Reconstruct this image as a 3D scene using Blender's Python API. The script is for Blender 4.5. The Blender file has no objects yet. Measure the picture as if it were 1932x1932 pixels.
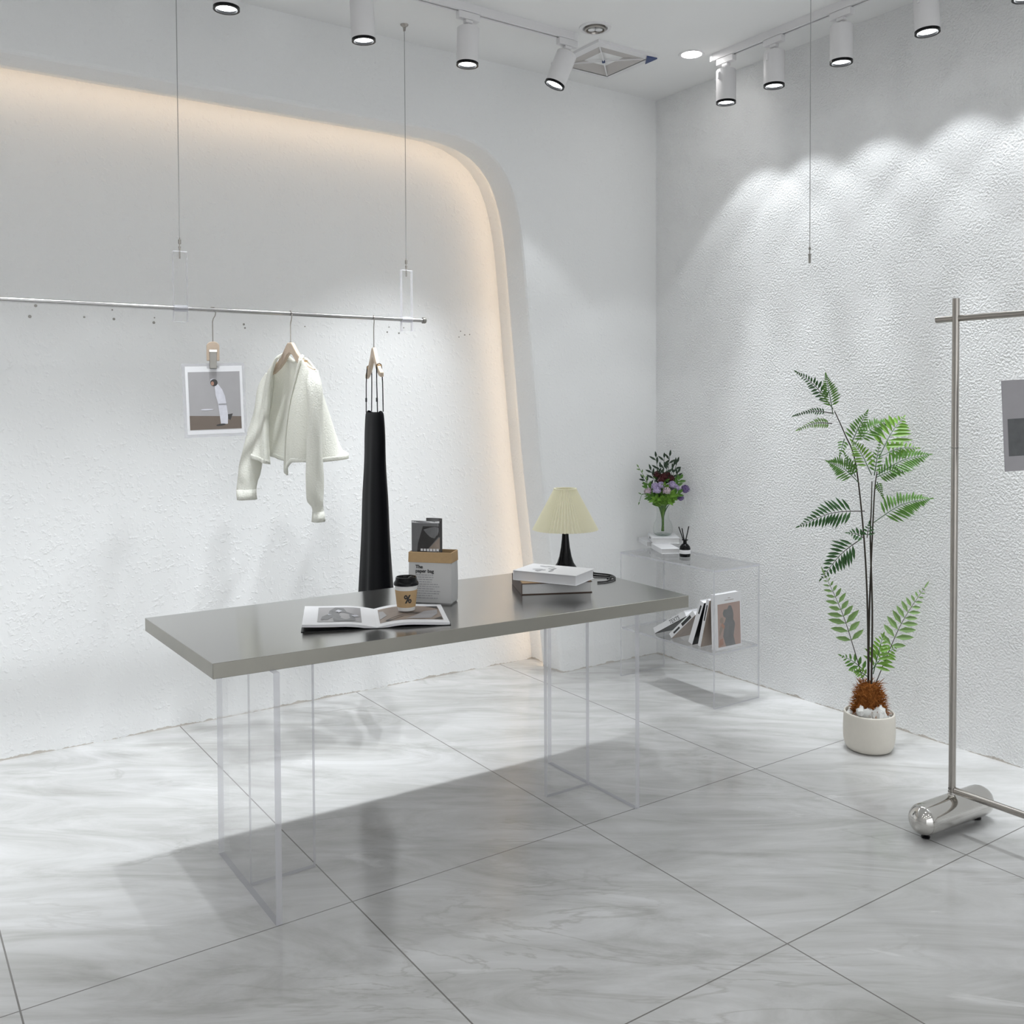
import bpy, bmesh, math, random
from mathutils import Vector, Matrix, Euler
PI = math.pi
R = math.radians
rng = random.Random(7)
SC = bpy.context.scene
COL = SC.collection

# ------------------------------------------------------------------ materials
MATS = {}


def new_mat(name):
    m = bpy.data.materials.new(name)
    m.use_nodes = True
    nt = m.node_tree
    nt.nodes.clear()
    out = nt.nodes.new('ShaderNodeOutputMaterial')
    MATS[name] = m
    return m, nt, out


def N(nt, typ, **kw):
    n = nt.nodes.new(typ)
    for k, v in kw.items():
        if k.startswith('i_'):
            key = k[2:].replace('_', ' ')
            key = int(key) if key.isdigit() else key
            n.inputs[key].default_value = v
        else:
            setattr(n, k, v)
    return n


def L(nt, a, ao, b, bi):
    nt.links.new(a.outputs[ao], b.inputs[bi])


def c4(c):
    return (c[0], c[1], c[2], 1)


def simple(name, col, rough=0.5, metal=0.0, spec=0.5, var=0.0, scale=30, bump=0.0, bscale=80, emit=None, estr=0, trans=0.0, dist=0.002):
    m, nt, out = new_mat(name)
    p = N(nt, 'ShaderNodeBsdfPrincipled')
    p.inputs['Base Color'].default_value = c4(col)
    p.inputs['Roughness'].default_value = rough
    p.inputs['Metallic'].default_value = metal
    p.inputs['Specular IOR Level'].default_value = spec
    if emit:
        p.inputs['Emission Color'].default_value = c4(emit)
        p.inputs['Emission Strength'].default_value = estr
    tc = N(nt, 'ShaderNodeTexCoord')
    if var:
        no = N(nt, 'ShaderNodeTexNoise', i_Scale=scale, i_Detail=4.0)
        L(nt, tc, 'Object', no, 'Vector')
        mx = N(nt, 'ShaderNodeMix', data_type='RGBA')
        mx.inputs[6].default_value = c4([max(0, x * (1 - var)) for x in col])
        mx.inputs[7].default_value = c4([min(1, x * (1 + var)) for x in col])
        L(nt, no, 'Fac', mx, 0)
        L(nt, mx, 2, p, 'Base Color')
    if bump:
        nb = N(nt, 'ShaderNodeTexNoise', i_Scale=bscale, i_Detail=3.0)
        L(nt, tc, 'Object', nb, 'Vector')
        bp = N(nt, 'ShaderNodeBump', i_Strength=bump, i_Distance=dist)
        L(nt, nb, 'Fac', bp, 'Height')
        L(nt, bp, 'Normal', p, 'Normal')
    if trans:
        tr = N(nt, 'ShaderNodeBsdfTranslucent')
        tr.inputs['Color'].default_value = c4(col)
        ms = N(nt, 'ShaderNodeMixShader', i_0=trans)
        L(nt, p, 0, ms, 1)
        L(nt, tr, 0, ms, 2)
        L(nt, ms, 0, out, 'Surface')
    else:
        L(nt, p, 0, out, 'Surface')
    return m


def acrylic(name, tint, ior=1.49, rough=0.02, body=0.0, bodycol=(0.8, 0.8, 0.85)):
    """clear sheet: Fresnel mix of see-through and mirror, with an optional milky share"""
    m, nt, out = new_mat(name)
    t = N(nt, 'ShaderNodeBsdfTransparent')
    t.inputs['Color'].default_value = c4(tint)
    g = N(nt, 'ShaderNodeBsdfGlossy', i_Roughness=rough)
    f = N(nt, 'ShaderNodeFresnel', i_IOR=ior)
    ge = N(nt, 'ShaderNodeNewGeometry')     # leaving a sheet reflects as weakly as entering it
    io = N(nt, 'ShaderNodeMapRange', i_1=0.0, i_2=1.0, i_3=ior, i_4=1.0 / ior)
    L(nt, ge, 'Backfacing', io, 0)
    L(nt, io, 0, f, 'IOR')
    ms = N(nt, 'ShaderNodeMixShader')
    L(nt, f, 0, ms, 0)
    L(nt, t, 0, ms, 1)
    L(nt, g, 0, ms, 2)
    last = ms
    if body:
        d = N(nt, 'ShaderNodeBsdfDiffuse')
        d.inputs['Color'].default_value = c4(bodycol)
        tl = N(nt, 'ShaderNodeBsdfTranslucent')
        tl.inputs['Color'].default_value = c4(bodycol)
        dd = N(nt, 'ShaderNodeMixShader', i_0=0.5)
        L(nt, d, 0, dd, 1)
        L(nt, tl, 0, dd, 2)
        m2 = N(nt, 'ShaderNodeMixShader', i_0=body)
        L(nt, ms, 0, m2, 1)
        L(nt, dd, 0, m2, 2)
        last = m2
    L(nt, last, 0, out, 'Surface')
    return m


def stucco(name, col, sparse):
    m, nt, out = new_mat(name)
    p = N(nt, 'ShaderNodeBsdfPrincipled', i_Roughness=0.85)
    p.inputs['Specular IOR Level'].default_value = 0.25
    tc = N(nt, 'ShaderNodeTexCoord')
    n1 = N(nt, 'ShaderNodeTexNoise', i_Scale=112.0 if not sparse else 60.0, i_Detail=2.5, i_Roughness=0.5)
    L(nt, tc, 'Object', n1, 'Vector')
    r1 = N(nt, 'ShaderNodeValToRGB')
    e = r1.color_ramp.elements
    if sparse:
        e[0].position, e[1].position = 0.52, 0.72
    else:
        e[0].position, e[1].position = 0.34, 0.66
    L(nt, n1, 'Fac', r1, 'Fac')
    n2 = N(nt, 'ShaderNodeTexNoise', i_Scale=9.0, i_Detail=2.0)
    L(nt, tc, 'Object', n2, 'Vector')
    mul = N(nt, 'ShaderNodeMath', operation='MULTIPLY')
    mp = N(nt, 'ShaderNodeMapRange', i_1=0.3, i_2=0.7, i_3=0.35, i_4=1.0)
    L(nt, n2, 'Fac', mp, 0)
    L(nt, r1, 'Color', mul, 0)
    L(nt, mp, 0, mul, 1)
    bp = N(nt, 'ShaderNodeBump', i_Strength=0.55 if sparse else 1.0, i_Distance=0.0032)
    L(nt, mul, 0, bp, 'Height')
    L(nt, bp, 'Normal', p, 'Normal')
    # grime line where the plaster meets the floor
    geo = N(nt, 'ShaderNodeNewGeometry')
    sx = N(nt, 'ShaderNodeSeparateXYZ')
    L(nt, geo, 'Position', sx, 0)
    n3 = N(nt, 'ShaderNodeTexNoise', i_Scale=7.0, i_Detail=5.0, i_Roughness=0.7)
    L(nt, geo, 'Position', n3, 'Vector')
    hgt = N(nt, 'ShaderNodeMapRange', i_1=0.42, i_2=0.72, i_3=0.0, i_4=0.017)
    L(nt, n3, 'Fac', hgt, 0)
    lt = N(nt, 'ShaderNodeMath', operation='LESS_THAN')
    L(nt, sx, 'Z', lt, 0)
    L(nt, hgt, 0, lt, 1)
    k = N(nt, 'ShaderNodeMath', operation='MULTIPLY', i_1=0.55)
    L(nt, lt, 0, k, 0)
    mx = N(nt, 'ShaderNodeMix', data_type='RGBA')
    mx.inputs[6].default_value = c4(col)
    mx.inputs[7].default_value = (0.36, 0.29, 0.21, 1)
    L(nt, k, 0, mx, 0)
    L(nt, mx, 2, p, 'Base Color')
    L(nt, p, 0, out, 'Surface')
    return m


def marble_floor():
    m, nt, out = new_mat('floor_tile')
    p = N(nt, 'ShaderNodeBsdfPrincipled')
    geo = N(nt, 'ShaderNodeNewGeometry')
    mp = N(nt, 'ShaderNodeMapping')
    mp.inputs['Scale'].default_value = (0.85, 3.0, 1)
    mr = N(nt, 'ShaderNodeMapping')
    mr.inputs['Rotation'].default_value = (0, 0, R(37))
    L(nt, geo, 'Position', mr, 'Vector')
    L(nt, mr, 0, mp, 'Vector')
    n1 = N(nt, 'ShaderNodeTexNoise', i_Scale=1.7, i_Detail=10.0, i_Roughness=0.66, i_Distortion=1.3)
    L(nt, mp, 0, n1, 'Vector')
    r1 = N(nt, 'ShaderNodeValToRGB')
    e = r1.color_ramp.elements
    e[0].position, e[0].color = 0.30, (0.415, 0.41, 0.395, 1)
    e[1].position, e[1].color = 0.72, (0.69, 0.69, 0.695, 1)
    mid = r1.color_ramp.elements.new(0.5)
    mid.color = (0.56, 0.56, 0.555, 1)
    L(nt, n1, 'Fac', r1, 0)
    # fine veins
    n2 = N(nt, 'ShaderNodeTexNoise', i_Scale=1.1, i_Detail=6.0, i_Roughness=0.55, i_Distortion=1.6)
    L(nt, mp, 0, n2, 'Vector')
    ab = N(nt, 'ShaderNodeMath', operation='SUBTRACT', i_1=0.5)
    L(nt, n2, 'Fac', ab, 0)
    ab2 = N(nt, 'ShaderNodeMath', operation='ABSOLUTE')
    L(nt, ab, 0, ab2, 0)
    vr = N(nt, 'ShaderNodeMapRange', i_1=0.0, i_2=0.020, i_3=0.5, i_4=0.0)
    L(nt, ab2, 0, vr, 0)
    n2b = N(nt, 'ShaderNodeTexNoise', i_Scale=1.3, i_Detail=2.0)
    L(nt, geo, 'Position', n2b, 'Vector')
    vm = N(nt, 'ShaderNodeMapRange', i_1=0.48, i_2=0.62, i_3=0.0, i_4=1.0)
    L(nt, n2b, 'Fac', vm, 0)
    vk = N(nt, 'ShaderNodeMath', operation='MULTIPLY')
    L(nt, vr, 0, vk, 0)
    L(nt, vm, 0, vk, 1)
    mx = N(nt, 'ShaderNodeMix', data_type='RGBA')
    mx.inputs[7].default_value = (0.36, 0.35, 0.33, 1)
    L(nt, vk, 0, mx, 0)
    L(nt, r1, 'Color', mx, 6)
    # white flecks
    n4 = N(nt, 'ShaderNodeTexNoise', i_Scale=3.2, i_Detail=7.0, i_Roughness=0.6, i_Distortion=1.2)
    L(nt, mp, 0, n4, 'Vector')
    wf = N(nt, 'ShaderNodeMapRange', i_1=0.66, i_2=0.74, i_3=0.0, i_4=0.5)
    L(nt, n4, 'Fac', wf, 0)
    mx2 = N(nt, 'ShaderNodeMix', data_type='RGBA')
    mx2.inputs[7].default_value = (0.82, 0.82, 0.82, 1)
    L(nt, wf, 0, mx2, 0)
    L(nt, mx, 2, mx2, 6)
    # grout joints between the tiles
    sx = N(nt, 'ShaderNodeSeparateXYZ')
    L(nt, geo, 'Position', sx, 0)

    def joint(axis, off, per, half):
        a = N(nt, 'ShaderNodeMath', operation='ADD', i_1=off)
        L(nt, sx, axis, a, 0)
        b = N(nt, 'ShaderNodeMath', operation='PINGPONG', i_1=per / 2)
        L(nt, a, 0, b, 0)
        d = N(nt, 'ShaderNodeMath', operation='LESS_THAN', i_1=half)
        L(nt, b, 0, d, 0)
        return d
    jx = joint('X', 0.844 * 12 - 0.004, 0.844, 0.0021)
    jy = joint('Y', 0.843 * 12 + 0.609, 0.843, 0.0019)
    front = N(nt, 'ShaderNodeMath', operation='LESS_THAN', i_1=-1.0)
    L(nt, sx, 'Y', front, 0)
    jy2 = N(nt, 'ShaderNodeMath', operation='MULTIPLY')
    L(nt, jy, 0, jy2, 0)
    L(nt, front, 0, jy2, 1)
    jm = N(nt, 'ShaderNodeMath', operation='MAXIMUM')
    L(nt, jx, 0, jm, 0)
    L(nt, jy2, 0, jm, 1)
    mx3 = N(nt, 'ShaderNodeMix', data_type='RGBA')
    mx3.inputs[7].default_value = (0.20, 0.19, 0.18, 1)
    L(nt, jm, 0, mx3, 0)
    L(nt, mx2, 2, mx3, 6)
    L(nt, mx3, 2, p, 'Base Color')
    rr = N(nt, 'ShaderNodeMapRange', i_1=0.3, i_2=0.7, i_3=0.10, i_4=0.17)
    L(nt, n1, 'Fac', rr, 0)
    L(nt, rr, 0, p, 'Roughness')
    p.inputs['Specular IOR Level'].default_value = 0.55
    nb = N(nt, 'ShaderNodeTexNoise', i_Scale=9.0, i_Detail=1.0)
    L(nt, mp, 0, nb, 'Vector')
    bp = N(nt, 'ShaderNodeBump', i_Strength=0.05, i_Distance=0.004)
    L(nt, nb, 'Fac', bp, 'Height')
    L(nt, bp, 'Normal', p, 'Normal')
    L(nt, p, 0, out, 'Surface')
    return m


def brushed_steel():
    m, nt, out = new_mat('brushed_steel')
    p = N(nt, 'ShaderNodeBsdfPrincipled', i_Metallic=1.0, i_Roughness=0.17)
    p.inputs['Anisotropic'].default_value = 0.85
    tc = N(nt, 'ShaderNodeTexCoord')
    mp = N(nt, 'ShaderNodeMapping')
    mp.inputs['Scale'].default_value = (1.2, 260, 1)
    L(nt, tc, 'Object', mp, 'Vector')
    n = N(nt, 'ShaderNodeTexNoise', i_Scale=3.0, i_Detail=3.0)
    L(nt, mp, 0, n, 'Vector')
    mx = N(nt, 'ShaderNodeMix', data_type='RGBA')
    mx.inputs[6].default_value = (0.475, 0.47, 0.455, 1)
    mx.inputs[7].default_value = (0.54, 0.535, 0.52, 1)
    L(nt, n, 'Fac', mx, 0)
    L(nt, mx, 2, p, 'Base Color')
    tg = N(nt, 'ShaderNodeTangent', direction_type='UV_MAP')
    L(nt, tg, 0, p, 'Tangent')
    L(nt, p, 0, out, 'Surface')
    return m


WALLC = (0.88, 0.885, 0.885)
M_RWALL = stucco('coarse_stucco', WALLC, False)
M_LWALL = stucco('flecked_plaster', WALLC, True)
M_CEIL = simple('ceiling_paint', (0.89, 0.89, 0.885), 0.9, spec=0.2, bump=0.05, bscale=40)
M_PLAIN = simple('plain_paint', (0.80, 0.80, 0.80), 0.9, spec=0.2, var=0.02)
M_FLOOR = marble_floor()
M_STEEL = brushed_steel()
M_RIM = simple('darkened_steel_rim', (0.36, 0.35, 0.315), 0.38, metal=1.0, var=0.08, scale=8)  # tabletop steel in a darker copy: dim reflections put into the colour
M_RAIL = simple('rail_steel', (0.46, 0.455, 0.45), 0.24, metal=1.0, var=0.03, scale=12)
M_CHROME = simple('polished_steel', (0.62, 0.605, 0.58), 0.10, metal=1.0, var=0.03, scale=12)
M_SATIN = simple('satin_steel', (0.43, 0.405, 0.375), 0.27, metal=1.0, var=0.05, scale=40)
M_DARKSTEEL = simple('dull_steel', (0.30, 0.29, 0.27), 0.35, metal=1.0, var=0.1)
M_CABLE = simple('steel_cable', (0.42, 0.42, 0.42), 0.4, metal=0.8, var=0.1, scale=300)
M_ACR = acrylic('clear_acrylic', (1.0, 1.0, 1.0), ior=1.4)
M_ACRE = acrylic('acrylic_cut_edge', (0.84, 0.84, 0.87), body=0.40, bodycol=(0.93, 0.93, 0.97), rough=0.08)
M_GLASS = acrylic('thin_glass', (0.955, 0.97, 0.96), ior=1.5, rough=0.0)
M_SLEEVE = acrylic('plastic_film', (0.95, 0.95, 0.955), ior=1.45, rough=0.12, body=0.28, bodycol=(0.80, 0.80, 0.84))
M_WHITE = simple('white_enamel', (0.80, 0.79, 0.80), 0.4, var=0.01)
M_WHITEP = simple('white_plastic', (0.84, 0.84, 0.84), 0.45, var=0.01)
M_BLACK = simple('black_plastic', (0.008, 0.008, 0.009), 0.32, spec=0.25, var=0.1)
M_BLACKG = simple('black_gloss', (0.005, 0.005, 0.006), 0.16, spec=0.18, var=0.1)
M_LENS = simple('lit_lens', (0.9, 0.9, 0.9), 0.4, emit=(0.93, 0.97, 1.0), estr=5.0)
M_DOWN = simple('lit_downlight', (0.9, 0.9, 0.9), 0.4, emit=(1.0, 0.99, 0.97), estr=7.0)
M_LED = simple('warm_strip', (0.9, 0.8, 0.7), 0.4, emit=(1.0, 0.73, 0.47), estr=4.3)
M_WOOD = simple('beech_wood', (0.56, 0.445, 0.345), 0.5, var=0.12, scale=60, bump=0.1, bscale=200)
M_BLUE = simple('dark_blue_corner', (0.035, 0.06, 0.17), 0.5, var=0.1)
M_GRILLE = simple('vent_grille', (0.55, 0.52, 0.50), 0.6, var=0.08, scale=400)
M_KNIT = simple('ivory_knit', (0.95, 0.95, 0.89), 0.95, spec=0.1, var=0.03, scale=160, bump=0.7, bscale=170, trans=0.35, dist=0.004)
M_DRESS = simple('black_satin', (0.004, 0.004, 0.005), 0.5, spec=0.03, var=0.2, scale=20)
M_PAPER = simple('white_paper', (0.84, 0.84, 0.86), 0.55, var=0.01)
M_PAGES = simple('page_edges', (0.70, 0.70, 0.70), 0.8, var=0.06, scale=200)
M_COVER = simple('white_cover', (0.80, 0.80, 0.82), 0.4, var=0.01)
M_INK = simple('black_ink', (0.02, 0.02, 0.022), 0.5, var=0.1)
M_GREYINK = simple('grey_ink', (0.33, 0.33, 0.35), 0.5, var=0.25, scale=60)
M_KRAFT = simple('kraft_paper', (0.50, 0.34, 0.18), 0.75, var=0.08, scale=90)
M_BAG = simple('whitewashed_paper', (0.60, 0.60, 0.60), 0.75, var=0.03, scale=25)
M_CUPW = simple('cup_paper', (0.80, 0.80, 0.79), 0.5, var=0.01)
M_BROWN = simple('brown_cover', (0.075, 0.04, 0.025), 0.5, var=0.15)
M_OCHRE = simple('ochre_cover', (0.42, 0.28, 0.15), 0.6, var=0.1)
M_SHADE = simple('pleated_shade', (0.95, 0.93, 0.80), 0.85, spec=0.1, var=0.02, scale=60, trans=0.5)
M_PHGREY = simple('photo_grey', (0.38, 0.37, 0.38), 0.35, var=0.12, scale=9)
M_PHMID = simple('photo_midgrey', (0.17, 0.17, 0.175), 0.35, var=0.35, scale=30)
M_PHDARK = simple('photo_dark', (0.035, 0.032, 0.032), 0.35, var=0.3, scale=30)
M_PHFLOOR = simple('photo_brown_floor', (0.16, 0.125, 0.10), 0.35, var=0.08, scale=20)
M_PHWHITE = simple('photo_white', (0.66, 0.66, 0.72), 0.35, var=0.12, scale=70)
M_PHSKIN = simple('photo_skin', (0.40, 0.22, 0.16), 0.4, var=0.2, scale=60)
M_PHPINK = simple('photo_dusty_pink', (0.42, 0.30, 0.26), 0.4, var=0.08, scale=20)
M_PHTAUPE = simple('photo_taupe', (0.30, 0.24, 0.20), 0.4, var=0.2, scale=30)
M_POT = simple('cream_ceramic', (0.70, 0.665, 0.60), 0.7, var=0.03, scale=60, bump=0.15, bscale=150)
M_PEBBLE = simple('white_pebble', (0.72, 0.72, 0.70), 0.7, var=0.08, scale=40)
M_COIR = simple('coir_fibre', (0.30, 0.11, 0.028), 0.9, spec=0.1, var=0.5, scale=50)
M_STEM = simple('dark_stem', (0.030, 0.022, 0.014), 0.6, var=0.3, scale=60)
LEAF = [simple('leaf_bright', (0.17, 0.34, 0.045), 0.5, var=0.3, scale=14, trans=0.2),
        simple('leaf_mid', (0.10, 0.235, 0.04), 0.5, var=0.35, scale=14, trans=0.2),
        simple('leaf_dark', (0.028, 0.10, 0.022), 0.45, var=0.4, scale=14, trans=0.12),
        simple('leaf_pale', (0.20, 0.33, 0.11), 0.55, var=0.3, scale=14, trans=0.2)]
M_LILAC = simple('lilac_petals', (0.52, 0.44, 0.64), 0.8, var=0.22, scale=90, bump=0.6, bscale=160)
M_PALE = simple('pale_pink_petals', (0.66, 0.54, 0.62), 0.8, var=0.15, scale=90, bump=0.6, bscale=160)
M_VIOLET = simple('violet_petals', (0.20, 0.14, 0.30), 0.8, var=0.3, scale=90, bump=0.6, bscale=160)
M_BURG = simple('burgundy_petals', (0.075, 0.014, 0.016), 0.7, var=0.5, scale=90, bump=0.5, bscale=160)
M_BLACKGREEN = simple('dark_leaf', (0.018, 0.040, 0.018), 0.55, var=0.35, scale=40)


# ------------------------------------------------------------------ mesh builder
class MB:
    def __init__(s):
        s.v, s.f, s.m, s.sm = [], [], [], []
        s.M = Matrix.Identity(4)
        s.mi = 0
        s.smooth = False

    def add(s, vs, fs):
        b = len(s.v)
        s.v += [tuple(s.M @ Vector(p)) for p in vs]
        for f in fs:
            s.f.append([b + i for i in f])
            s.m.append(s.mi)
            s.sm.append(s.smooth)
        return s

    def box(s, lo, hi):
        (a, b, c), (d, e, f) = lo, hi
        s.add([(a, b, c), (d, b, c), (d, e, c), (a, e, c), (a, b, f), (d, b, f), (d, e, f), (a, e, f)],
              [(0, 3, 2, 1), (4, 5, 6, 7), (0, 1, 5, 4), (1, 2, 6, 5), (2, 3, 7, 6), (3, 0, 4, 7)])
        return s

    def sheet(s, lo, hi, thin, edge_mi, face_mi=0):
        """box whose faces normal to axis `thin` use face_mi and whose cut edges use edge_mi"""
        k = s.mi
        b = len(s.m)
        s.box(lo, hi)
        fm = {2: [1, 1, 0, 0, 0, 0], 1: [0, 0, 1, 0, 1, 0], 0: [0, 0, 0, 1, 0, 1]}[thin]
        for i in range(6):
            s.m[b + i] = face_mi if fm[i] else edge_mi
        s.mi = k
        return s

    def prism(s, poly, z0, z1, axis=2):
        n = len(poly)

        def P(u, v, w):
            return (u, v, w) if axis == 2 else ((u, w, v) if axis == 1 else (w, u, v))
        vs = [P(u, v, z0) for u, v in poly] + [P(u, v, z1) for u, v in poly]
        fs = [list(range(n - 1, -1, -1)), list(range(n, 2 * n))] + [(i, (i + 1) % n, n + (i + 1) % n, n + i) for i in range(n)]
        if axis == 1:
            fs = [list(reversed(f)) for f in fs]
        s.add(vs, fs)
        return s

    def lathe(s, prof, n=32, cap=True):
        vs, fs = [], []
        for r, z in prof:
            for i in range(n):
                a = 2 * PI * i / n
                vs.append((r * math.cos(a), r * math.sin(a), z))
        for j in range(len(prof) - 1):
            for i in range(n):
                k = (i + 1) % n
                fs.append((j * n + i, j * n + k, (j + 1) * n + k, (j + 1) * n + i))
        if cap:
            fs.append(list(range(n - 1, -1, -1)))
            t = (len(prof) - 1) * n
            fs.append(list(range(t, t + n)))
        s.add(vs, fs)
        return s

    def tube(s, pts, r, n=10, cap=True):
        pts = [Vector(p) for p in pts]
        rs = r if isinstance(r, (list, tuple)) else [r] * len(pts)
        vs, fs = [], []
        up = None
        for i, p in enumerate(pts):
            t = (pts[min(i + 1, len(pts) - 1)] - pts[max(i - 1, 0)]).normalized()
            if up is None:
                up = Vector((0, 0, 1)) if abs(t.z) < 0.9 else Vector((1, 0, 0))
            a = (up - t * up.dot(t)).normalized()
            b = t.cross(a)
            up = a
            for k in range(n):
                th = 2 * PI * k / n
                vs.append(tuple(p + (a * math.cos(th) + b * math.sin(th)) * rs[i]))
        for j in range(len(pts) - 1):
            for i in range(n):
                k = (i + 1) % n
                fs.append((j * n + i, j * n + k, (j + 1) * n + k, (j + 1) * n + i))
        if cap:
            fs.append(list(range(n - 1, -1, -1)))
            t = (len(pts) - 1) * n
            fs.append(list(range(t, t + n)))
        s.add(vs, fs)
        return s

    def loft(s, rings, closed=True):
        n = len(rings[0])
        vs = [p for r in rings for p in r]
        fs = []
        for j in range(len(rings) - 1):
            for i in range(n if closed else n - 1):
                k = (i + 1) % n
                fs.append((j * n + i, j * n + k, (j + 1) * n + k, (j + 1) * n + i))
        s.add(vs, fs)
        return s

    def ball(s, c, r, n=12, m=8, sq=(1, 1, 1), jit=0, rg=None):
        vs, fs = [(c[0], c[1], c[2] - r * sq[2])], []
        for j in range(1, m):
            ph = PI * j / m - PI / 2
            for i in range(n):
                a = 2 * PI * i / n
                q = 1 + (rg.uniform(-jit, jit) if rg else 0)
                vs.append((c[0] + r * q * sq[0] * math.cos(ph) * math.cos(a), c[1] + r * q * sq[1] * math.cos(ph) * math.sin(a), c[2] + r * q * sq[2] * math.sin(ph)))
        vs.append((c[0], c[1], c[2] + r * sq[2]))
        for i in range(n):
            fs.append((0, 1 + (i + 1) % n, 1 + i))
            fs.append((len(vs) - 1, 1 + (m - 2) * n + i, 1 + (m - 2) * n + (i + 1) % n))
        for j in range(m - 2):
            for i in range(n):
                k = (i + 1) % n
                fs.append((1 + j * n + i, 1 + j * n + k, 1 + (j + 1) * n + k, 1 + (j + 1) * n + i))
        s.add(vs, fs)
        return s


def obj(name, mb, mats, parent=None, bevel=0.0, smooth=False, solid=0.0, sub=0, seg=2, angle=40, label=None):
    me = bpy.data.meshes.new(name)
    me.from_pydata(mb.v, [], mb.f)
    if not isinstance(mats, (list, tuple)):
        mats = [mats]
    for m in mats:
        me.materials.append(m)
    me.polygons.foreach_set('material_index', mb.m)
    me.polygons.foreach_set('use_smooth', [smooth or x for x in mb.sm])
    me.update()
    if smooth or any(mb.sm):
        me.set_sharp_from_angle(angle=R(angle))
    o = bpy.data.objects.new(name, me)
    COL.objects.link(o)
    if parent is not None:
        o.parent = parent
    if solid:
        md = o.modifiers.new('thick', 'SOLIDIFY')
        md.thickness = solid
        md.offset = 0
    if sub:
        md = o.modifiers.new('round', 'SUBSURF')
        md.levels = md.render_levels = sub
    if bevel:
        md = o.modifiers.new('edge', 'BEVEL')
        md.width = bevel
        md.segments = seg
        md.limit_method = 'ANGLE'
        md.angle_limit = R(35)
    if label:
        o['label'] = label
    return o


def tag(o, label, cat, group=None):
    o['label'] = label
    o['category'] = cat
    if group:
        o['group'] = group
    return o


def thing(name, label, cat, loc=(0, 0, 0), rot=(0, 0, 0), group=None):
    o = bpy.data.objects.new(name, None)
    o.empty_display_size = 0.05
    COL.objects.link(o)
    o.location = loc
    o.rotation_euler = rot
    return tag(o, label, cat, group)


def struct(o):
    o['kind'] = 'structure'
    return o


def copy_tree(o, parent=None):
    c = o.copy()
    COL.objects.link(c)
    c.parent = parent
    for ch in list(o.children):
        copy_tree(ch, c)
    return c


def text_mb(mb, body, size, M, extrude=0.0002, align='LEFT', shear=0.0, bold=0.0):
    cu = bpy.data.curves.new('lettering', 'FONT')
    cu.body = body
    cu.size = size
    cu.align_x = align
    cu.extrude = extrude
    cu.offset = bold
    o = bpy.data.objects.new('lettering', cu)
    COL.objects.link(o)
    dg = bpy.context.evaluated_depsgraph_get()
    me = bpy.data.meshes.new_from_object(o.evaluated_get(dg))
    bpy.data.objects.remove(o)
    bpy.data.curves.remove(cu)
    old = mb.M
    mb.M = old @ M
    mb.add([tuple(v.co) for v in me.vertices], [list(p.vertices) for p in me.polygons])
    mb.M = old
    bpy.data.meshes.remove(me)


def T(x, y, z):
    return Matrix.Translation((x, y, z))


def RX(a):
    return Matrix.Rotation(a, 4, 'X')


def RY(a):
    return Matrix.Rotation(a, 4, 'Y')


def RZ(a):
    return Matrix.Rotation(a, 4, 'Z')


# ------------------------------------------------------------------ room shell
H, XL, YF, RD = 3.076, -7.4, -7.4, 0.324     # ceiling, far left, shop front, depth of the niche
obj_floor = struct(obj('floor', MB().box((XL, YF, -0.1), (0.1, RD + 0.1, 0)), M_FLOOR))
struct(obj('ceiling', MB().box((XL, YF, H), (0.1, RD + 0.1, H + 0.1)), M_CEIL))
struct(obj('wall_right', MB().box((0, YF, 0), (0.1, 0.12, H)), M_RWALL))
struct(obj('wall_far', MB().box((XL - 0.1, YF, 0), (XL, RD + 0.1, H)), M_PLAIN))
b = MB()
b.box((XL, YF - 0.1, 0), (-6.6, YF, H))
b.box((-0.8, YF - 0.1, 0), (0.1, YF, H))
b.box((-6.6, YF - 0.1, 2.75), (-0.8, YF, H))  # wide unseen opening below, added so soft frontal fill can enter
struct(obj('wall_front', b, M_PLAIN))
b = MB()
for x in (-6.6, -4.68, -2.76, -0.84):
    b.box((x, YF - 0.07, 0), (x + 0.04, YF - 0.03, 2.75))
b.box((-6.56, YF - 0.07, 0), (-0.84, YF - 0.03, 0.06))
b.box((-6.56, YF - 0.07, 2.69), (-0.84, YF - 0.03, 2.75))
struct(obj('window_1', b, M_SATIN))

# arched opening in the left wall
AX = -2.85
right = [(-0.667, 0), (-0.700, 0.31), (-0.736, 0.617), (-0.772, 0.9), (-0.805, 1.167), (-0.834, 1.48), (-0.862, 1.786), (-0.880, 1.98), (-0.897, 2.156), (-0.911, 2.26),
         (-0.930, 2.36), (-0.955, 2.445), (-0.992, 2.525), (-1.045, 2.59), (-1.11, 2.638), (-1.19, 2.67), (-1.29, 2.690), (-1.465, 2.697)]
arch = right + [(2 * AX - x, z) for x, z in reversed(right)]


def offset(path, d):
    out = []
    for i, (x, z) in enumerate(path):
        a = path[max(i - 1, 0)]
        c = path[min(i + 1, len(path) - 1)]
        tx, tz = c[0] - a[0], c[1] - a[1]
        l = math.hypot(tx, tz)
        out.append((x + tz / l * d, z - tx / l * d))
    out[0] = (path[0][0] + d, 0)
    out[-1] = (path[-1][0] - d, 0)
    return out


chamf = offset(arch, 0.016)
back = offset(arch, 0.04)
b = MB()
poly = [(XL, 0)] + [(x, z) for x, z in reversed(chamf)] + [(0.0, 0), (0.0, H), (XL, H)]
b.add([(x, 0, z) for x, z in poly], [list(range(len(poly)))])
STEP = 0.165


def strip(mb, p1, y1, p2, y2):
    n = len(p1)
    mb.add([(x, y1, z) for x, z in p1] + [(x, y2, z) for x, z in p2], [(i, n + i, n + i + 1, i + 1) for i in range(n - 1)])


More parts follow.
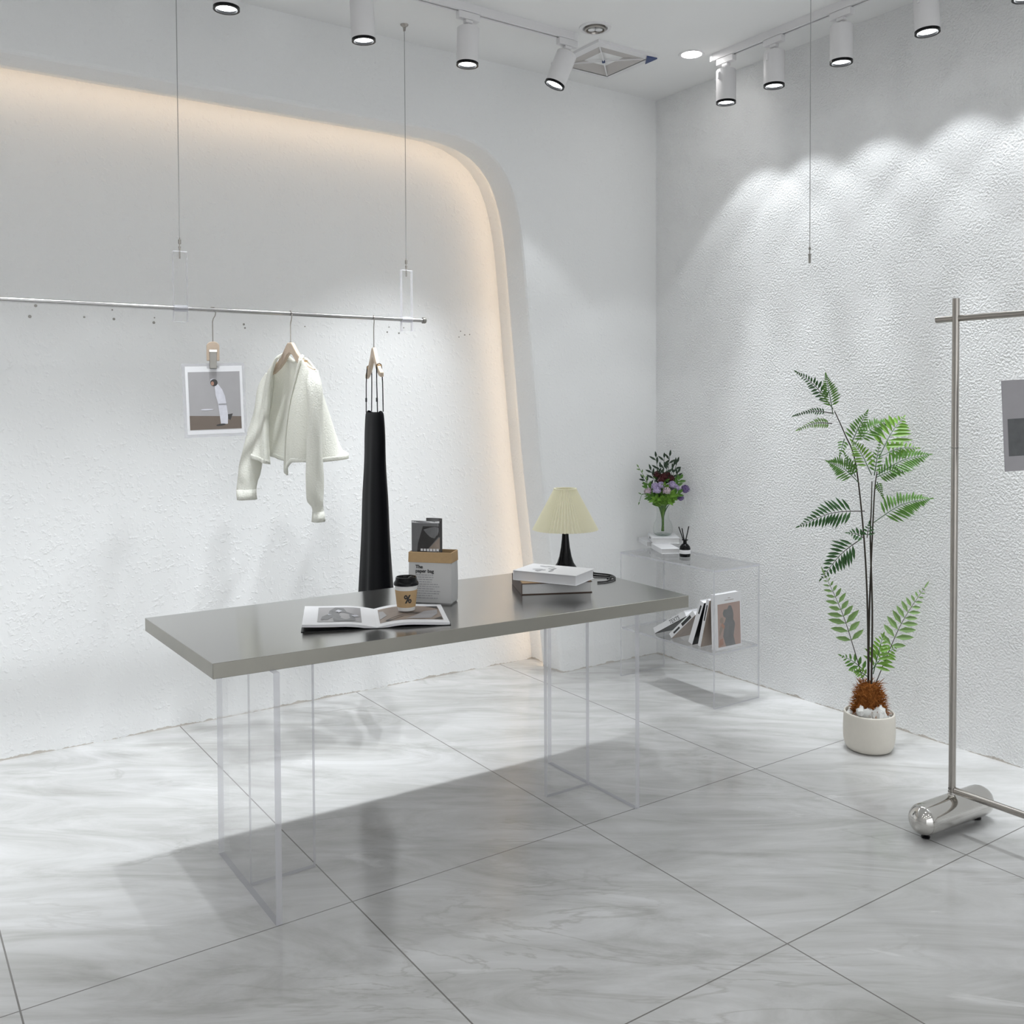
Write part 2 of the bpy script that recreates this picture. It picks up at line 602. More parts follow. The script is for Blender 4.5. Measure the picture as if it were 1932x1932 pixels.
b.smooth = True
strip(b, chamf, 0, offset(arch, 0.005), 0.004)
strip(b, offset(arch, 0.005), 0.004, arch, 0.016)
strip(b, arch, 0.016, arch, STEP)
strip(b, arch, STEP, back, STEP)
strip(b, back, STEP, back, RD)
wl = struct(obj('wall_left', b, M_LWALL, angle=50))
b = MB()
strip(b, offset(arch, 0.008), STEP + 0.003, offset(arch, 0.024), STEP + 0.003)
obj('light_strip', b, M_LED, wl)
b = MB()
b.box((XL, RD, 0), (0.0, RD + 0.08, H))
b.mi = 1
for x, z, r in [(-3.069, 1.812, .006), (-3.091, 1.768, .0065), (-2.889, 1.775, .0045), (-2.78, 1.81, .0035), (-2.774, 1.772, .0055), (-2.613, 1.764, .006), (-2.61, 1.785, .003), (-2.221, 1.773, .005),
                (-2.216, 1.757, .004), (-1.93, 1.775, .003), (-1.49, 1.79, .003), (-1.50, 1.765, .004), (-1.435, 1.762, .004), (-1.408, 1.79, .003), (-1.05, 1.767, .0035), (-1.075, 1.785, .003),
                (-1.085, 1.755, .003), (-1.02, 1.77, .003)]:
    b.M = T(x, RD - 0.0005, z) @ RX(PI / 2)
    b.lathe([(r, -0.002), (r, 0.0008)], 10)
b.M = Matrix.Identity(4)
struct(obj('wall_recess', b, [M_LWALL, M_DARKSTEEL]))

# ------------------------------------------------------------------ ceiling fittings
GA, GB = 'spotlights on the track by the arched wall', 'spotlights on the track by the stucco wall'


def make_spot(name, label, loc, group, along=0.0, tilt=(0, 0)):
    """track head: loc is the point of the track right above the head; along = track direction"""
    t = thing(name, label, 'spotlight', loc, (0, 0, along), group)
    a = MB()
    a.box((-0.052, -0.014, -0.030), (0.052, 0.014, 0.0))
    a.box((-0.018, -0.012, -0.044), (0.018, 0.012, -0.030))
    obj('adapter', a, M_WHITE, t, bevel=0.003)
    a = MB()
    a.tube([(0, 0, -0.040), (0, 0, -0.055), (0, 0.012, -0.066), (0, 0.04, -0.075), (0, 0.0485, -0.085), (0, 0.0485, -0.11)], 0.0055, 8)
    obj('arm', a, M_WHITE, t, smooth=True)
    Mh = T(0, 0, -0.062) @ Euler((tilt[0], tilt[1], 0)).to_matrix().to_4x4()
    a = MB()
    a.M = Mh
    a.lathe([(0.0, 0.0), (0.0445, 0.0), (0.0465, -0.003), (0.0465, -0.146)], 40, cap=False)
    h = obj('housing', a, M_WHITE, t, smooth=True)
    a = MB()
    a.M = Mh
    a.lathe([(0.0465, -0.146), (0.0465, -0.156), (0.0385, -0.156), (0.0385, -0.143), (0.0465, -0.143)], 40, cap=False)
    obj('bezel', a, M_BLACKG, t, smooth=True)
    a = MB()
    a.M = Mh
    a.lathe([(0.0, -0.146), (0.0385, -0.146)], 32, cap=False)
    obj('lens', a, M_LENS, t)
    left = group == GA
    aim = R(5.5) if left else (R(-3) if along > 0 else R(3))     # the lamp inside is aimed at the wall
    for nm, pw, ang, bl in ((('beam', 52.0, 56, 0.8), ('spill', 6.5, 86, 0.25)) if left else (('beam', 56.0, 28, 1.0), ('halo', 9.0, 50, 1.0), ('spill', 6.0, 87, 0.22))):
        li = bpy.data.lights.new(nm, 'SPOT')
        li.energy = pw
        li.color = (0.93, 0.97, 1.0)
        li.spot_size = R(ang)
        li.spot_blend = bl
        li.shadow_soft_size = 0.03
        lo = bpy.data.objects.new(nm, li)
        COL.objects.link(lo)
        lo.parent = t
        p = Mh @ Vector((0, 0, -0.17))
        lo.matrix_local = T(*p) if nm == 'spill' else Mh @ T(0, 0, -0.17) @ RX(aim)
    return t


TZ = H - 0.034


def track(name, label, a, bb):
    t = thing(name, label, 'light track', a)
    d = Vector(bb) - Vector(a)
    ln = d.length
    t.rotation_euler = (0, 0, math.atan2(d.y, d.x))
    m = MB()
    m.box((0, -0.0175, 0), (ln, -0.006, 0.034))
    m.box((0, 0.006, 0), (ln, 0.0175, 0.034))
    m.box((0, -0.006, 0.012), (ln, 0.006, 0.034))
    obj('channel', m, M_WHITE, t)
    m = MB()
    m.box((0.002, -0.0045, 0.009), (ln, 0.0045, 0.0125))
    obj('conductor_slot', m, M_DARKSTEEL, t)
    m = MB()
    m.box((-0.02, -0.0185, -0.001), (0.0, 0.0185, 0.0345))
    obj('end_cap', m, M_WHITEP, t, bevel=0.002)
    return t


track('light_track', 'white lighting track on the ceiling along the arched wall', (-0.98, -0.50, TZ), (-5.4, -0.50, TZ))
track('light_track', 'white lighting track on the ceiling along the coarse stucco wall', (-0.25, -0.68, TZ), (-0.25, -5.2, TZ))
GA, GB = 'spotlights on the track by the arched wall', 'spotlights on the track by the stucco wall'
for x, tl, lab in [(-2.548, (0, 0), 'white cylinder spotlight cut by the top picture edge, above the clipped photo print'),
                   (-2.018, (0, R(-3)), 'white cylinder spotlight just beside the wire anchor of the hanging clothes rail'),
                   (-1.530, (0, R(2)), 'white cylinder spotlight on the arch side track, second from the track end'),
                   (-1.008, (R(10), R(20)), 'tilted white cylinder spotlight next to the square air vent')]:
    make_spot('track_spotlight', lab, (x, -0.50, TZ), GA, 0, tl)
for i, x in enumerate((-3.05, -3.55, -4.1, -4.65)):
    make_spot('track_spotlight', 'white cylinder spotlight on the arch side track beyond the picture edge', (x, -0.50, TZ), GA)
for y, tl, lab in [(-0.748, (R(0), R(0)), 'white cylinder spotlight at the corner end of the stucco side track'),
                   (-1.034, (0, 0), 'white cylinder spotlight second from the corner end of the stucco side track'),
                   (-1.388, (0, 0), 'white cylinder spotlight third from the corner end, arm showing on its side'),
                   (-1.768, (0, R(3)), 'white cylinder spotlight cut by the top picture edge, fourth from the corner end')]:
    make_spot('track_spotlight', lab, (-0.25, y, TZ), GB, R(90) if y != -1.388 else R(-90), tl)
for y in (-2.15, -2.6, -3.1, -3.6):
    make_spot('track_spotlight', 'white cylinder spotlight on the stucco side track beyond the picture edge', (-0.25, y, TZ), GB, R(90))

# square air vent
t = thing('air_vent', 'square white ceiling air diffuser with a dark blue corner', 'air vent', (-0.655, -0.333, H))
s = 0.182
m = MB()
for k in range(4):
    m.M = RZ(k * PI / 2)
    m.add([(-s, -s, -0.012), (s, -s, -0.012), (s - 0.035, -s + 0.035, -0.016), (-s + 0.035, -s + 0.035, -0.016), (-s, -s, 0.0), (s, -s, 0.0)], [(0, 3, 2, 1), (0, 1, 5, 4)])
obj('frame', m, M_WHITE, t)
for k in range(4):
    m = MB()
    m.M = RZ(k * PI / 2)
    q = s - 0.037
    m.add([(-q, -q, -0.014), (q, -q, -0.014), (0, 0, 0.012)], [(0, 2, 1)])
    obj('louvre_panel', m, M_GRILLE, t)
m = MB()
for k in range(2):
    m.M = RZ(PI / 4 + k * PI / 2)
    m.box((-q * 1.41, -0.003, -0.014), (q * 1.41, 0.003, -0.009))
obj('cross_bar', m, M_WHITE, t)
m = MB()
m.prism([(s, -s), (s, -s + 0.085), (s - 0.062, -s + 0.006)], -0.0185, -0.0125)
obj('corner_sticker', m, M_BLUE, t, label='dark blue triangular corner')
m = MB()
m.lathe([(0.008, -0.018), (0.008, -0.008)], 12)
obj('centre_screw', m, M_BLUE, t)

t = thing('downlight', 'lit round recessed ceiling downlight near the stucco wall track', 'downlight', (-0.347, -0.618, H))
m = MB()
m.lathe([(0.060, 0.0), (0.059, -0.006), (0.049, -0.004), (0.047, 0.0)], 40, cap=False)
obj('trim_ring', m, M_WHITE, t, smooth=True)
m = MB()
m.lathe([(0.0, -0.003), (0.048, -0.003)], 32, cap=False)
obj('diffuser', m, M_DOWN, t)
li = bpy.data.lights.new('glow', 'AREA')
li.shape = 'DISK'
li.size = 0.09
li.energy = 0.4
li.color = (1.0, 0.985, 0.96)
lo = bpy.data.objects.new('glow', li)
COL.objects.link(lo)
lo.parent = t
lo.location = (0, 0, -0.008)
t = thing('downlight', 'unlit recessed gimbal downlight with double lamp beyond the air vent', 'downlight', (-0.936, -0.611, H))
m = MB()
m.lathe([(0.072, 0.0), (0.070, -0.006), (0.055, -0.006), (0.050, 0.0), (0.049, 0.004)], 40, cap=False)
obj('trim_ring', m, M_WHITE, t, smooth=True)
m = MB()
m.lathe([(0.0475, -0.001), (0.0475, -0.012), (0.040, -0.014), (0.037, -0.002)], 32, cap=False)
obj('gimbal_ring', m, M_SATIN, t, smooth=True)
m = MB()
m.lathe([(0.0, -0.0035), (0.038, -0.0035)], 24, cap=False)
obj('dark_well', m, M_DARKSTEEL, t)
for dx in (-0.017, 0.017):
    m = MB()
    m.M = T(dx * 0.8, -dx * 0.55, 0)
    m.lathe([(0.017, -0.004), (0.016, -0.012), (0.0, -0.013)], 20, cap=False)
    obj('lamp', m, M_WHITEP, t, smooth=True)

# ------------------------------------------------------------------ hanging clothes rail
RY_, RZ_ = -0.17, 1.783
t = thing('hanging_clothes_rail', 'polished steel clothes rail hung from the ceiling on wires and clear acrylic blocks', 'clothes rail', (-1.572, RY_, RZ_))
m = MB()
m.M = RY(-PI / 2)
m.lathe([(0.0088, 0.0), (0.0088, 3.2)], 24)
obj('rail_tube', m, M_RAIL, t, smooth=True)
m = MB()
m.M = RY(-PI / 2)
m.lathe([(0.0, -0.012), (0.012, -0.012), (0.0135, -0.008), (0.0135, 0.003), (0.0088, 0.004)], 24, cap=False)
obj('end_cap', m, M_DARKSTEEL, t, smooth=True)
for x in (-1.655, -2.634, -3.613):
    dx = x + 1.572
    br = None
    m = MB()
    m.sheet((dx - 0.026, -0.011, -0.052), (dx + 0.026, 0.011, 0.218), 1, 1)
    br = obj('acrylic_block', m, [M_ACR, M_ACRE], t)
    m = MB()
    m.M = T(dx, 0, 0) @ RY(PI / 2)
    m.lathe([(0.0125, -0.0262), (0.0125, 0.0262)], 20, cap=False)
    obj('bore_sleeve', m, M_ACRE, br, smooth=True)
    m = MB()
    m.tube([(dx, 0, 0.19), (dx, 0, 0.222), (dx, 0, 0.236)], [0.003, 0.003, 0.005], 10)
    m.tube([(dx, 0, 0.246), (dx, 0, 0.262)], 0.0055, 10)
    m.tube([(dx, 0, 0.236), (dx, 0, 0.27)], 0.0022, 8)
    obj('wire_clamp', m, M_SATIN, t, smooth=True)
    m = MB()
    m.tube([(dx, 0, 0.262), (dx, 0, H - RZ_ - 0.004)], 0.0017, 6)
    obj('suspension_wire', m, M_CABLE, t)
    m = MB()
    m.M = T(dx, 0, H - RZ_)
    m.lathe([(0.018, 0.0), (0.017, -0.004), (0.007, -0.012), (0.005, -0.028), (0.0, -0.03)], 20, cap=False)
    obj('ceiling_anchor', m, M_SATIN, t, smooth=True)

t = thing('suspension_wire', 'thin loose steel wire hanging from the ceiling in front of the stucco wall', 'wire', (-0.748, -1.623, 1.925))
m = MB()
m.tube([(0, 0, 0.055), (0, 0, H - 1.925 - 0.004)], 0.0015, 6)
obj('wire', m, M_CABLE, t)
m = MB()
m.tube([(0, 0, 0), (0, 0, 0.030)], [0.0042, 0.0048], 12)
m.tube([(0, 0, 0.030), (0, 0, 0.034)], 0.0065, 12)
m.tube([(0, 0, 0.034), (0, 0, 0.062)], 0.0018, 8)
m.tube([(0, 0, 0.05), (0, 0, 0.058)], 0.0045, 12)
obj('gripper', m, M_DARKSTEEL, t, smooth=True)
m = MB()
m.M = T(0, 0, H - 1.925)
m.lathe([(0.018, 0.0), (0.017, -0.004), (0.007, -0.012), (0.005, -0.028), (0.0, -0.03)], 20, cap=False)
obj('ceiling_anchor', m, M_SATIN, t, smooth=True)


def hook_pts(h):
    """wire hook over the rail (rail centre at z=0, hanger local a-axis = x)"""
    r = 0.0135
    pts = []
    for k in range(0, 13):
        a = R(200 - k * 18.5)
        pts.append((r * math.cos(a), 0, r * math.sin(a) - 0.0025))
    pts += [(0.010, 0, -0.022), (0.003, 0, -0.034), (0.0, 0, -0.046), (0, 0, -h)]
    return pts


def clip_hanger(label, loc, rotz, h):
    t = thing('clip_hanger', label, 'hanger', loc, (0, 0, rotz))
    m = MB()
    m.tube(hook_pts(h), 0.0021, 8)
    obj('hook', m, M_SATIN, t, smooth=True)
    m = MB()
    w = 0.024
    poly = [(-w, -h - 0.075), (w, -h - 0.075), (w, -h - 0.018)] + [(w * math.cos(R(a)), -h - 0.018 + 0.018 * math.sin(R(a))) for a in range(15, 180, 15)] + [(-w, -h - 0.018)]
    m.prism(poly, 0.0025, 0.010, axis=1)
    m.prism(poly, -0.010, -0.0025, axis=1)
    obj('wood_grip', m, M_WOOD, t, bevel=0.002)
    m = MB()
    m.box((-0.0135, -0.0125, -h - 0.106), (0.0135, -0.0102, -h - 0.034))
    m.box((-0.0135, 0.0102, -h - 0.106), (0.0135, 0.0125, -h - 0.034))
    m.box((-0.0135, -0.0125, -h - 0.106), (0.0135, -0.0015, -h - 0.103))
    m.box((-0.0135, 0.0015, -h - 0.106), (0.0135, 0.0125, -h - 0.103))
    obj('clip', m, M_DARKSTEEL, t, bevel=0.001)
    m = MB()
    m.box((-0.0145, -0.0138, -h - 0.041), (0.0145, -0.0126, -h - 0.032))
    obj('clip_band', m, M_CHROME, t)
    return t


def flat(mb, poly, y):
    """thin printed shape in the XZ plane, facing -Y"""
    mb.prism(poly, y - 0.0002, y, axis=1)


def ell(cx, cz, rx, rz, n=16, a=0.0):
    out = []
    for i in range(n):
        t_ = 2 * PI * i / n
        x, z = rx * math.cos(t_), rz * math.sin(t_)
        out.append((cx + x * math.cos(a) - z * math.sin(a), cz + x * math.sin(a) + z * math.cos(a)))
    return out


PA = R(-14)
hl = (-2.512, RY_, RZ_)
clip_hanger('clip hanger with a wooden grip, leftmost on the hanging clothes rail', hl, PA, 0.124)
# the print it holds
t = thing('photo_print', 'photo print in a clear sleeve showing a stooping figure in white', 'photo print', (hl[0], hl[1], RZ_ - 0.124 - 0.084), (0, R(-1.6), PA))
w, h = 0.118, 0.290
m = MB()
m.box((-w, -0.0008, -h), (w, 0.0008, 0.0))
obj('plastic_sleeve', m, M_SLEEVE, t)
m = MB()
m.box((-w + 0.012, -0.0013, -h + 0.012), (w - 0.010, -0.0009, -0.012))
pp = obj('white_mount', m, M_PAPER, t)
pw0, pw1, pz0, pz1 = -w + 0.022, w - 0.020, -h + 0.030, -0.034
m = MB()
m.mi = 0
flat(m, [(pw0, pz0), (pw1, pz0), (pw1, pz1), (pw0, pz1)], -0.0014)
m.mi = 1
flat(m, [(pw0, pz0), (pw1, pz0), (pw1, pz0 + 0.048), (pw0, pz0 + 0.056)], -0.0017)
m.mi = 2   # white clothes
flat(m, [(0.004, -0.078), (0.016, -0.085), (0.030, -0.105), (0.039, -0.130), (0.044, -0.165), (0.048, -0.208), (0.046, -0.240), (0.020, -0.240), (0.016, -0.200), (0.012, -0.160), (0.004, -0.125), (0.002, -0.095)], -0.0020)
flat(m, ell(-0.030, -0.182, 0.024, 0.0028), -0.0020)
flat(m, ell(-0.004, -0.066, 0.009, 0.005), -0.0020)
m.mi = 3   # hair
flat(m, ell(0.000, -0.077, 0.0135, 0.014), -0.0021)
flat(m, [(0.047, -0.203), (0.066, -0.200), (0.056, -0.226), (0.048, -0.220)], -0.0020)
flat(m, ell(0.020, -0.243, 0.018, 0.004, a=R(6)), -0.0022)
m.mi = 4
flat(m, ell(-0.006, -0.080, 0.006, 0.008), -0.0024)
m.mi = 5
flat(m, [(0.014, -0.160), (0.044, -0.160), (0.045, -0.164), (0.014, -0.165)], -0.0024)
obj('picture', m, [M_PHGREY, M_PHFLOOR, M_PHWHITE, M_PHDARK, M_PHSKIN, M_GREYINK], t)


def wood_hanger(label, loc, rotz, h, half, drop):
    t = thing('wooden_hanger', label, 'hanger', loc, (0, 0, rotz))
    m = MB()
    m.tube(hook_pts(h), 0.0021, 8)
    obj('hook', m, M_SATIN, t, smooth=True)
    m = MB()
    top = [(0.0, 0.0), (0.016, 0.0), (0.030, -0.012), (0.060, -0.042), (0.100, -0.072), (0.150, -0.098), (half, -drop)]
    low = [(half - 0.004, -drop - 0.020), (0.145, -0.125), (0.095, -0.104), (0.055, -0.080), (0.022, -0.052), (0.0, -0.043)]
    half_poly = top + low
    mir = [(-x, z) for x, z in reversed(half_poly) if x > 0]
    poly = [(x, z - h) for x, z in half_poly + mir]
    m.prism(poly, -0.008, 0.008, axis=1)
    obj('shoulder_bar', m, M_WOOD, t, bevel=0.004, seg=3)
    m = MB()
    m.M = T(0, 0, -h)
    m.lathe([(0.0045, -0.002), (0.0045, 0.003)], 12)
    obj('hook_collar', m, M_SATIN, t)
    for sx in (-1, 1):
        m = MB()
        m.M = T(sx * 0.118, 0, -h - 0.083)
        m.box((-0.004, -0.0095, -0.006), (0.004, 0.0095, 0.006))
        obj('strap_notch', m, M_OCHRE, t)
    return t


def axis_rot(dx, dy):
    return math.atan2(dy, dx)


# ivory cardigan on its hanger: local x = along the hanger (towards the room), y = -b (b towards the camera side)
d = Vector((0.113, -0.994, 0))
rz = axis_rot(d.x, d.y)
hc = (-2.193, RY_, RZ_)
wood_hanger('wooden hanger carrying the ivory cardigan', hc, rz, 0.118, 0.195, 0.112)
t = thing('cardigan', 'open ivory knit cardigan with long sleeves on a wooden hanger', 'cardigan', (hc[0], hc[1], RZ_), (0, 0, rz))
# rotating x onto d sends y to (-d.y, d.x) = (0.994, 0.113) = -n ; so local y = -b


def C(a, bb, z):
    return (a, -bb, z - RZ_)


def lerp(p, q, k):
    return tuple(p[i] + (q[i] - p[i]) * k for i in range(len(p)))


def catmull(P, n):
    out = []
    m_ = len(P)
    for i in range(m_ - 1):
        p0, p1, p2, p3 = P[max(i - 1, 0)], P[i], P[i + 1], P[min(i + 2, m_ - 1)]
        for k in range(n):
            u = k / n
            out.append(tuple(0.5 * ((2 * p1[j]) + (-p0[j] + p2[j]) * u + (2 * p0[j] - 5 * p1[j] + 4 * p2[j] - p3[j]) * u * u + (-p0[j] + 3 * p1[j] - 3 * p2[j] + p3[j]) * u ** 3) for j in range(len(p1))))
    out.append(P[-1])
    return out


# cross-sections (a, b, z) running near placket -> near side -> back -> far side -> far placket
R0 = [(.108, .014, 1.594), (.130, .016, 1.588), (.165, .014, 1.560), (.203, .0, 1.545), (.165, -.014, 1.560), (.09, -.017, 1.600), (.0, -.018, 1.585), (-.09, -.017, 1.600), (-.165, -.014, 1.560), (-.203, .0, 1.545), (-.165, .014, 1.560), (-.115, .016, 1.588), (-.085, .014, 1.608)]
R1 = [(.090, .020, 1.53), (.125, .028, 1.52), (.165, .026, 1.51), (.208, .0, 1.50), (.165, -.030, 1.505), (.09, -.035, 1.50), (.0, -.036, 1.50), (-.09, -.034, 1.50), (-.165, -.026, 1.505), (-.208, .0, 1.50), (-.175, .022, 1.51), (-.14, .026, 1.53), (-.115, .024, 1.545)]
R2 = [(.055, .030, 1.40), (.10, .050, 1.39), (.16, .042, 1.38), (.21, -.005, 1.375), (.165, -.078, 1.37), (.09, -.080, 1.37), (.0, -.062, 1.38), (-.09, -.045, 1.38), (-.17, -.025, 1.38), (-.212, .008, 1.38), (-.19, .040, 1.38), (-.165, .036, 1.40), (-.145, .024, 1.42)]
R3 = [(.030, .034, 1.27), (.085, .058, 1.25), (.155, .050, 1.25), (.212, -.01, 1.255), (.18, -.115, 1.245), (.10, -.125, 1.25), (.0, -.090, 1.27), (-.10, -.050, 1.28), (-.18, -.012, 1.28), (-.215, .030, 1.27), (-.19, .066, 1.26), (-.15, .062, 1.275), (-.13, .040, 1.30)]
R4 = [(.015, .030, 1.125), (.075, .055, 1.175), (.15, .048, 1.185), (.212, -.015, 1.185), (.20, -.140, 1.195), (.11, -.145, 1.215), (.0, -.10, 1.20), (-.10, -.045, 1.175), (-.18, .0, 1.19), (-.21, .045, 1.20), (-.175, .090, 1.19), (-.13, .078, 1.175), (-.10, .050, 1.165)]
rings = []
cols = [catmull([Rk[i] for Rk in (R0, R1, R2, R3, R4)], 7) for i in range(13)]
for j in range(len(cols[0])):
    ring = catmull([cl[j] for cl in cols], 6)
    rr_ = []
    for i, (a, bb, z) in enumerate(ring):
        wv = 0.006 * math.sin(i * 0.75) * (j / len(cols[0]))
        rr_.append(C(a, bb + wv, z))
    rings.append(rr_)
m = MB()
m.loft(rings, closed=False)
obj('body', m, M_KNIT, t, smooth=True, solid=0.006, angle=80)
# ribbed hem band, placket bands and collar
m = MB()
m.loft([[tuple(Vector(p) + Vector((0, 0, 0.014 - 0.006 * k))) for p in rings[-1]] for k in (0, 1, 2, 3)], closed=False)
obj('hem_band', m, M_KNIT, t, smooth=True, solid=0.008, angle=80)
for name_i, idx in (('near', 0), ('far', -1)):
    m = MB()
    pts = [rg_[idx] for rg_ in rings]
    nx = [rg_[1 if idx == 0 else -2] for rg_ in rings]
    ra = []
    for p, q in zip(pts, nx):
        p, q = Vector(p), Vector(q)
        u = (q - p).normalized() * 0.022
        ra.append([tuple(p + u + Vector((0, -0.005, 0))), tuple(p + u * 0.5 + Vector((0, -0.007, 0))), tuple(p + Vector((0, -0.005, 0)))])
    m.loft(ra, closed=False)
    obj('button_band', m, M_KNIT, t, smooth=True, solid=0.006, angle=80)
m = MB()
cb = catmull([C(.108, .016, 1.592), C(.075, -.012, 1.606), C(.03, -.020, 1.595), C(0, -.022, 1.585), C(-.03, -.020, 1.595), C(-.06, -.004, 1.618), C(-.086, .014, 1.606)], 6)
m.tube(cb, 0.008, 8)
obj('neck_rib', m, M_KNIT, t, smooth=True, angle=80)


def sleeve(path, rad):
    P = catmull(path, 8)
    rs = []
    Rr = catmull(rad, 8)
    for k, ((a, bb, z), (ra, rb)) in enumerate(zip(P, Rr)):
        ring = []
        for i in range(20):
            th = 2 * PI * i / 20
            wv = 1 + 0.07 * math.sin(3 * th + k * 0.35) + 0.04 * math.sin(5 * th - k * 0.2)
            ring.append(C(a + ra * wv * math.cos(th), bb + rb * wv * math.sin(th), z))
        rs.append(ring)
    m_ = MB()
    m_.loft(rs)
    return m_, rs


m, rs = sleeve([(.185, .0, 1.545), (.205, .006, 1.48), (.213, .010, 1.36), (.210, .012, 1.22), (.205, .012, 1.10), (.205, .006, 1.035), (.208, .000, 1.0), (.210, -.002, 0.945)],
               [(.014, .018), (.026, .028), (.028, .028), (.028, .030), (.030, .034), (.026, .032), (.019, .021), (.023, .024)])
sl = obj('sleeve', m, M_KNIT, t, smooth=True, solid=0.004, angle=80)
m = MB()
m.loft([[tuple(Vector(p)) for p in rs[-1 - k]] for k in (0, 3, 6)])
obj('cuff', m, M_KNIT, sl, smooth=True, solid=0.005, angle=80)
m, rs = sleeve([(-.185, .0, 1.545), (-.207, .010, 1.48), (-.215, .030, 1.36), (-.215, .062, 1.24), (-.212, .088, 1.13), (-.208, .098, 1.07), (-.205, .104, 1.01)],
               [(.014, .018), (.030, .030), (.034, .034), (.036, .040), (.036, .046), (.032, .040), (.034, .040)])
sl = obj('sleeve', m, M_KNIT, t, smooth=True, solid=0.004, angle=80)
m = MB()
m.loft([[tuple(Vector(p)) for p in rs[-1 - k]] for k in (0, 3, 6)])
obj('cuff', m, M_KNIT, sl, smooth=True, solid=0.005, angle=80)

# black slip dress
d2 = Vector((-0.276, -0.961, 0))
rz2 = axis_rot(d2.x, d2.y)
hd = (-1.816, RY_, RZ_)
wood_hanger('wooden hanger carrying the black slip dress', hd, rz2, 0.128, 0.185, 0.112)
t = thing('slip_dress', 'long black strappy slip dress on a wooden hanger', 'dress', (hd[0], hd[1], RZ_), (0, 0, rz2))
prof = [(1.380, .150, .018), (1.36, .165, .026), (1.28, .180, .030), (1.15, .178, .034), (1.0, .200, .042), (0.85, .215, .046), (0.70, .235, .053), (0.58, .250, .059), (0.46, .262, .063)]
rings = []
P = catmull(prof, 5)
for k, (z, ra, rb) in enumerate(P):
    ring = []
    for i in range(56):
        th = 2 * PI * i / 56
        q = k / len(P)
        wv = 1 + 0.10 * q * math.sin(6 * th + 0.7) + 0.05 * q * math.sin(11 * th)
        zz = z
        if k < 3:      # scooped neckline front and back, deeper at the front
            zz -= (0.055 if math.sin(th) < 0 else 0.035) * (1 - abs(math.cos(th))) * (1 - k / 3)
        ring.append((ra * math.cos(th), rb * wv * math.sin(th), zz - RZ_))
    rings.append(ring)
m = MB()
m.loft(rings)
obj('body', m, M_DRESS, t, smooth=True, solid=0.003, angle=80)
m = MB()
m.tube(rings[0] + [rings[0][0]], 0.0022, 6, cap=False)
obj('neck_edge', m, M_DRESS, t, smooth=True)
for sx in (-1, 1):
    m = MB()
    zt = RZ_ - 0.128 - 0.070
    m.tube([(sx * .140, -.012, 1.372 - RZ_), (sx * .130, -.0125, 1.50 - RZ_), (sx * .122, -.011, zt - 0.03 - RZ_), (sx * .119, -.0095, zt - 0.008 - RZ_), (sx * .119, 0, zt - 0.002 - RZ_),
            (sx * .119, .0095, zt - 0.008 - RZ_), (sx * .122, .011, zt - 0.03 - RZ_), (sx * .130, .0125, 1.50 - RZ_), (sx * .140, .012, 1.378 - RZ_)], 0.0022, 8)
    st = obj('strap', m, M_DRESS, t, smooth=True)
    m = MB()
    m.box((sx * .133 - .0045, -.0165, 1.42 - RZ_), (sx * .133 + .0045, -.0095, 1.437 - RZ_))
    obj('strap_slider', m, M_BLACK, st)

# ------------------------------------------------------------------ display table
ZT = 0.733
t = thing('display_table', 'long brushed steel table on clear acrylic T legs', 'table', (-2.07, -1.11, 0))
cx, cy = -2.07, -1.11
quad = [(-2.902 - cx, -1.414 - cy), (-1.262 - cx, -1.515 - cy), (-1.232 - cx, -0.800 - cy), (-2.918 - cx, -0.755 - cy)]
m = MB()
m.prism(quad, 0.691, ZT)
for i in range(2, len(m.m)):
    m.m[i] = 1          # rim gets the darkened steel that stands in for dim reflections
tt = obj('tabletop', m, [M_STEEL, M_RIM], t, bevel=0.001, seg=1)
uv = tt.data.uv_layers.new(name='UVMap')
for lp in tt.data.loops:
    v = tt.data.vertices[lp.vertex_index].co
    uv.data[lp.index].uv = (v.y + v.z * 0.5, v.x)
for sx, x0, x1, xs in ((1, -2.752, -2.734, -2.535), (-1, -1.462, -1.444, -1.655)):
    m = MB()
    m.sheet((x0 - cx, -1.452 - cy + (0 if sx > 0 else -0.006), 0.0015), (x1 - cx, -0.948 - cy, 0.6905), 0, 1)
    ya = -1.196 - cy
    if sx > 0:
        m.sheet((x1 - cx + 0.0005, ya - 0.009, 0.0015), (xs - cx, ya + 0.009, 0.6905), 1, 1)
    else:
        m.sheet((xs - cx, ya - 0.009, 0.0015), (x0 - cx - 0.0005, ya + 0.009, 0.6905), 1, 1)
    obj('leg', m, [M_ACR, M_ACRE], t)

# ------------------------------------------------------------------ open magazine
t = thing('open_magazine', 'open fashion magazine lying on the steel table under the coffee cup', 'magazine', (-2.324, -1.198, ZT), (0, 0, R(-24)))
PW, PH = 0.222, 0.262


def page_profile(sx, lift):
    pts = []
    for k in range(13):
        u = k / 12
        z = 0.004 + 0.016 * math.sin(min(u * 3.2, PI / 2)) * (1 - 0.45 * u) + lift * u * u
        pts.append((sx * u * PW, z))
    return pts


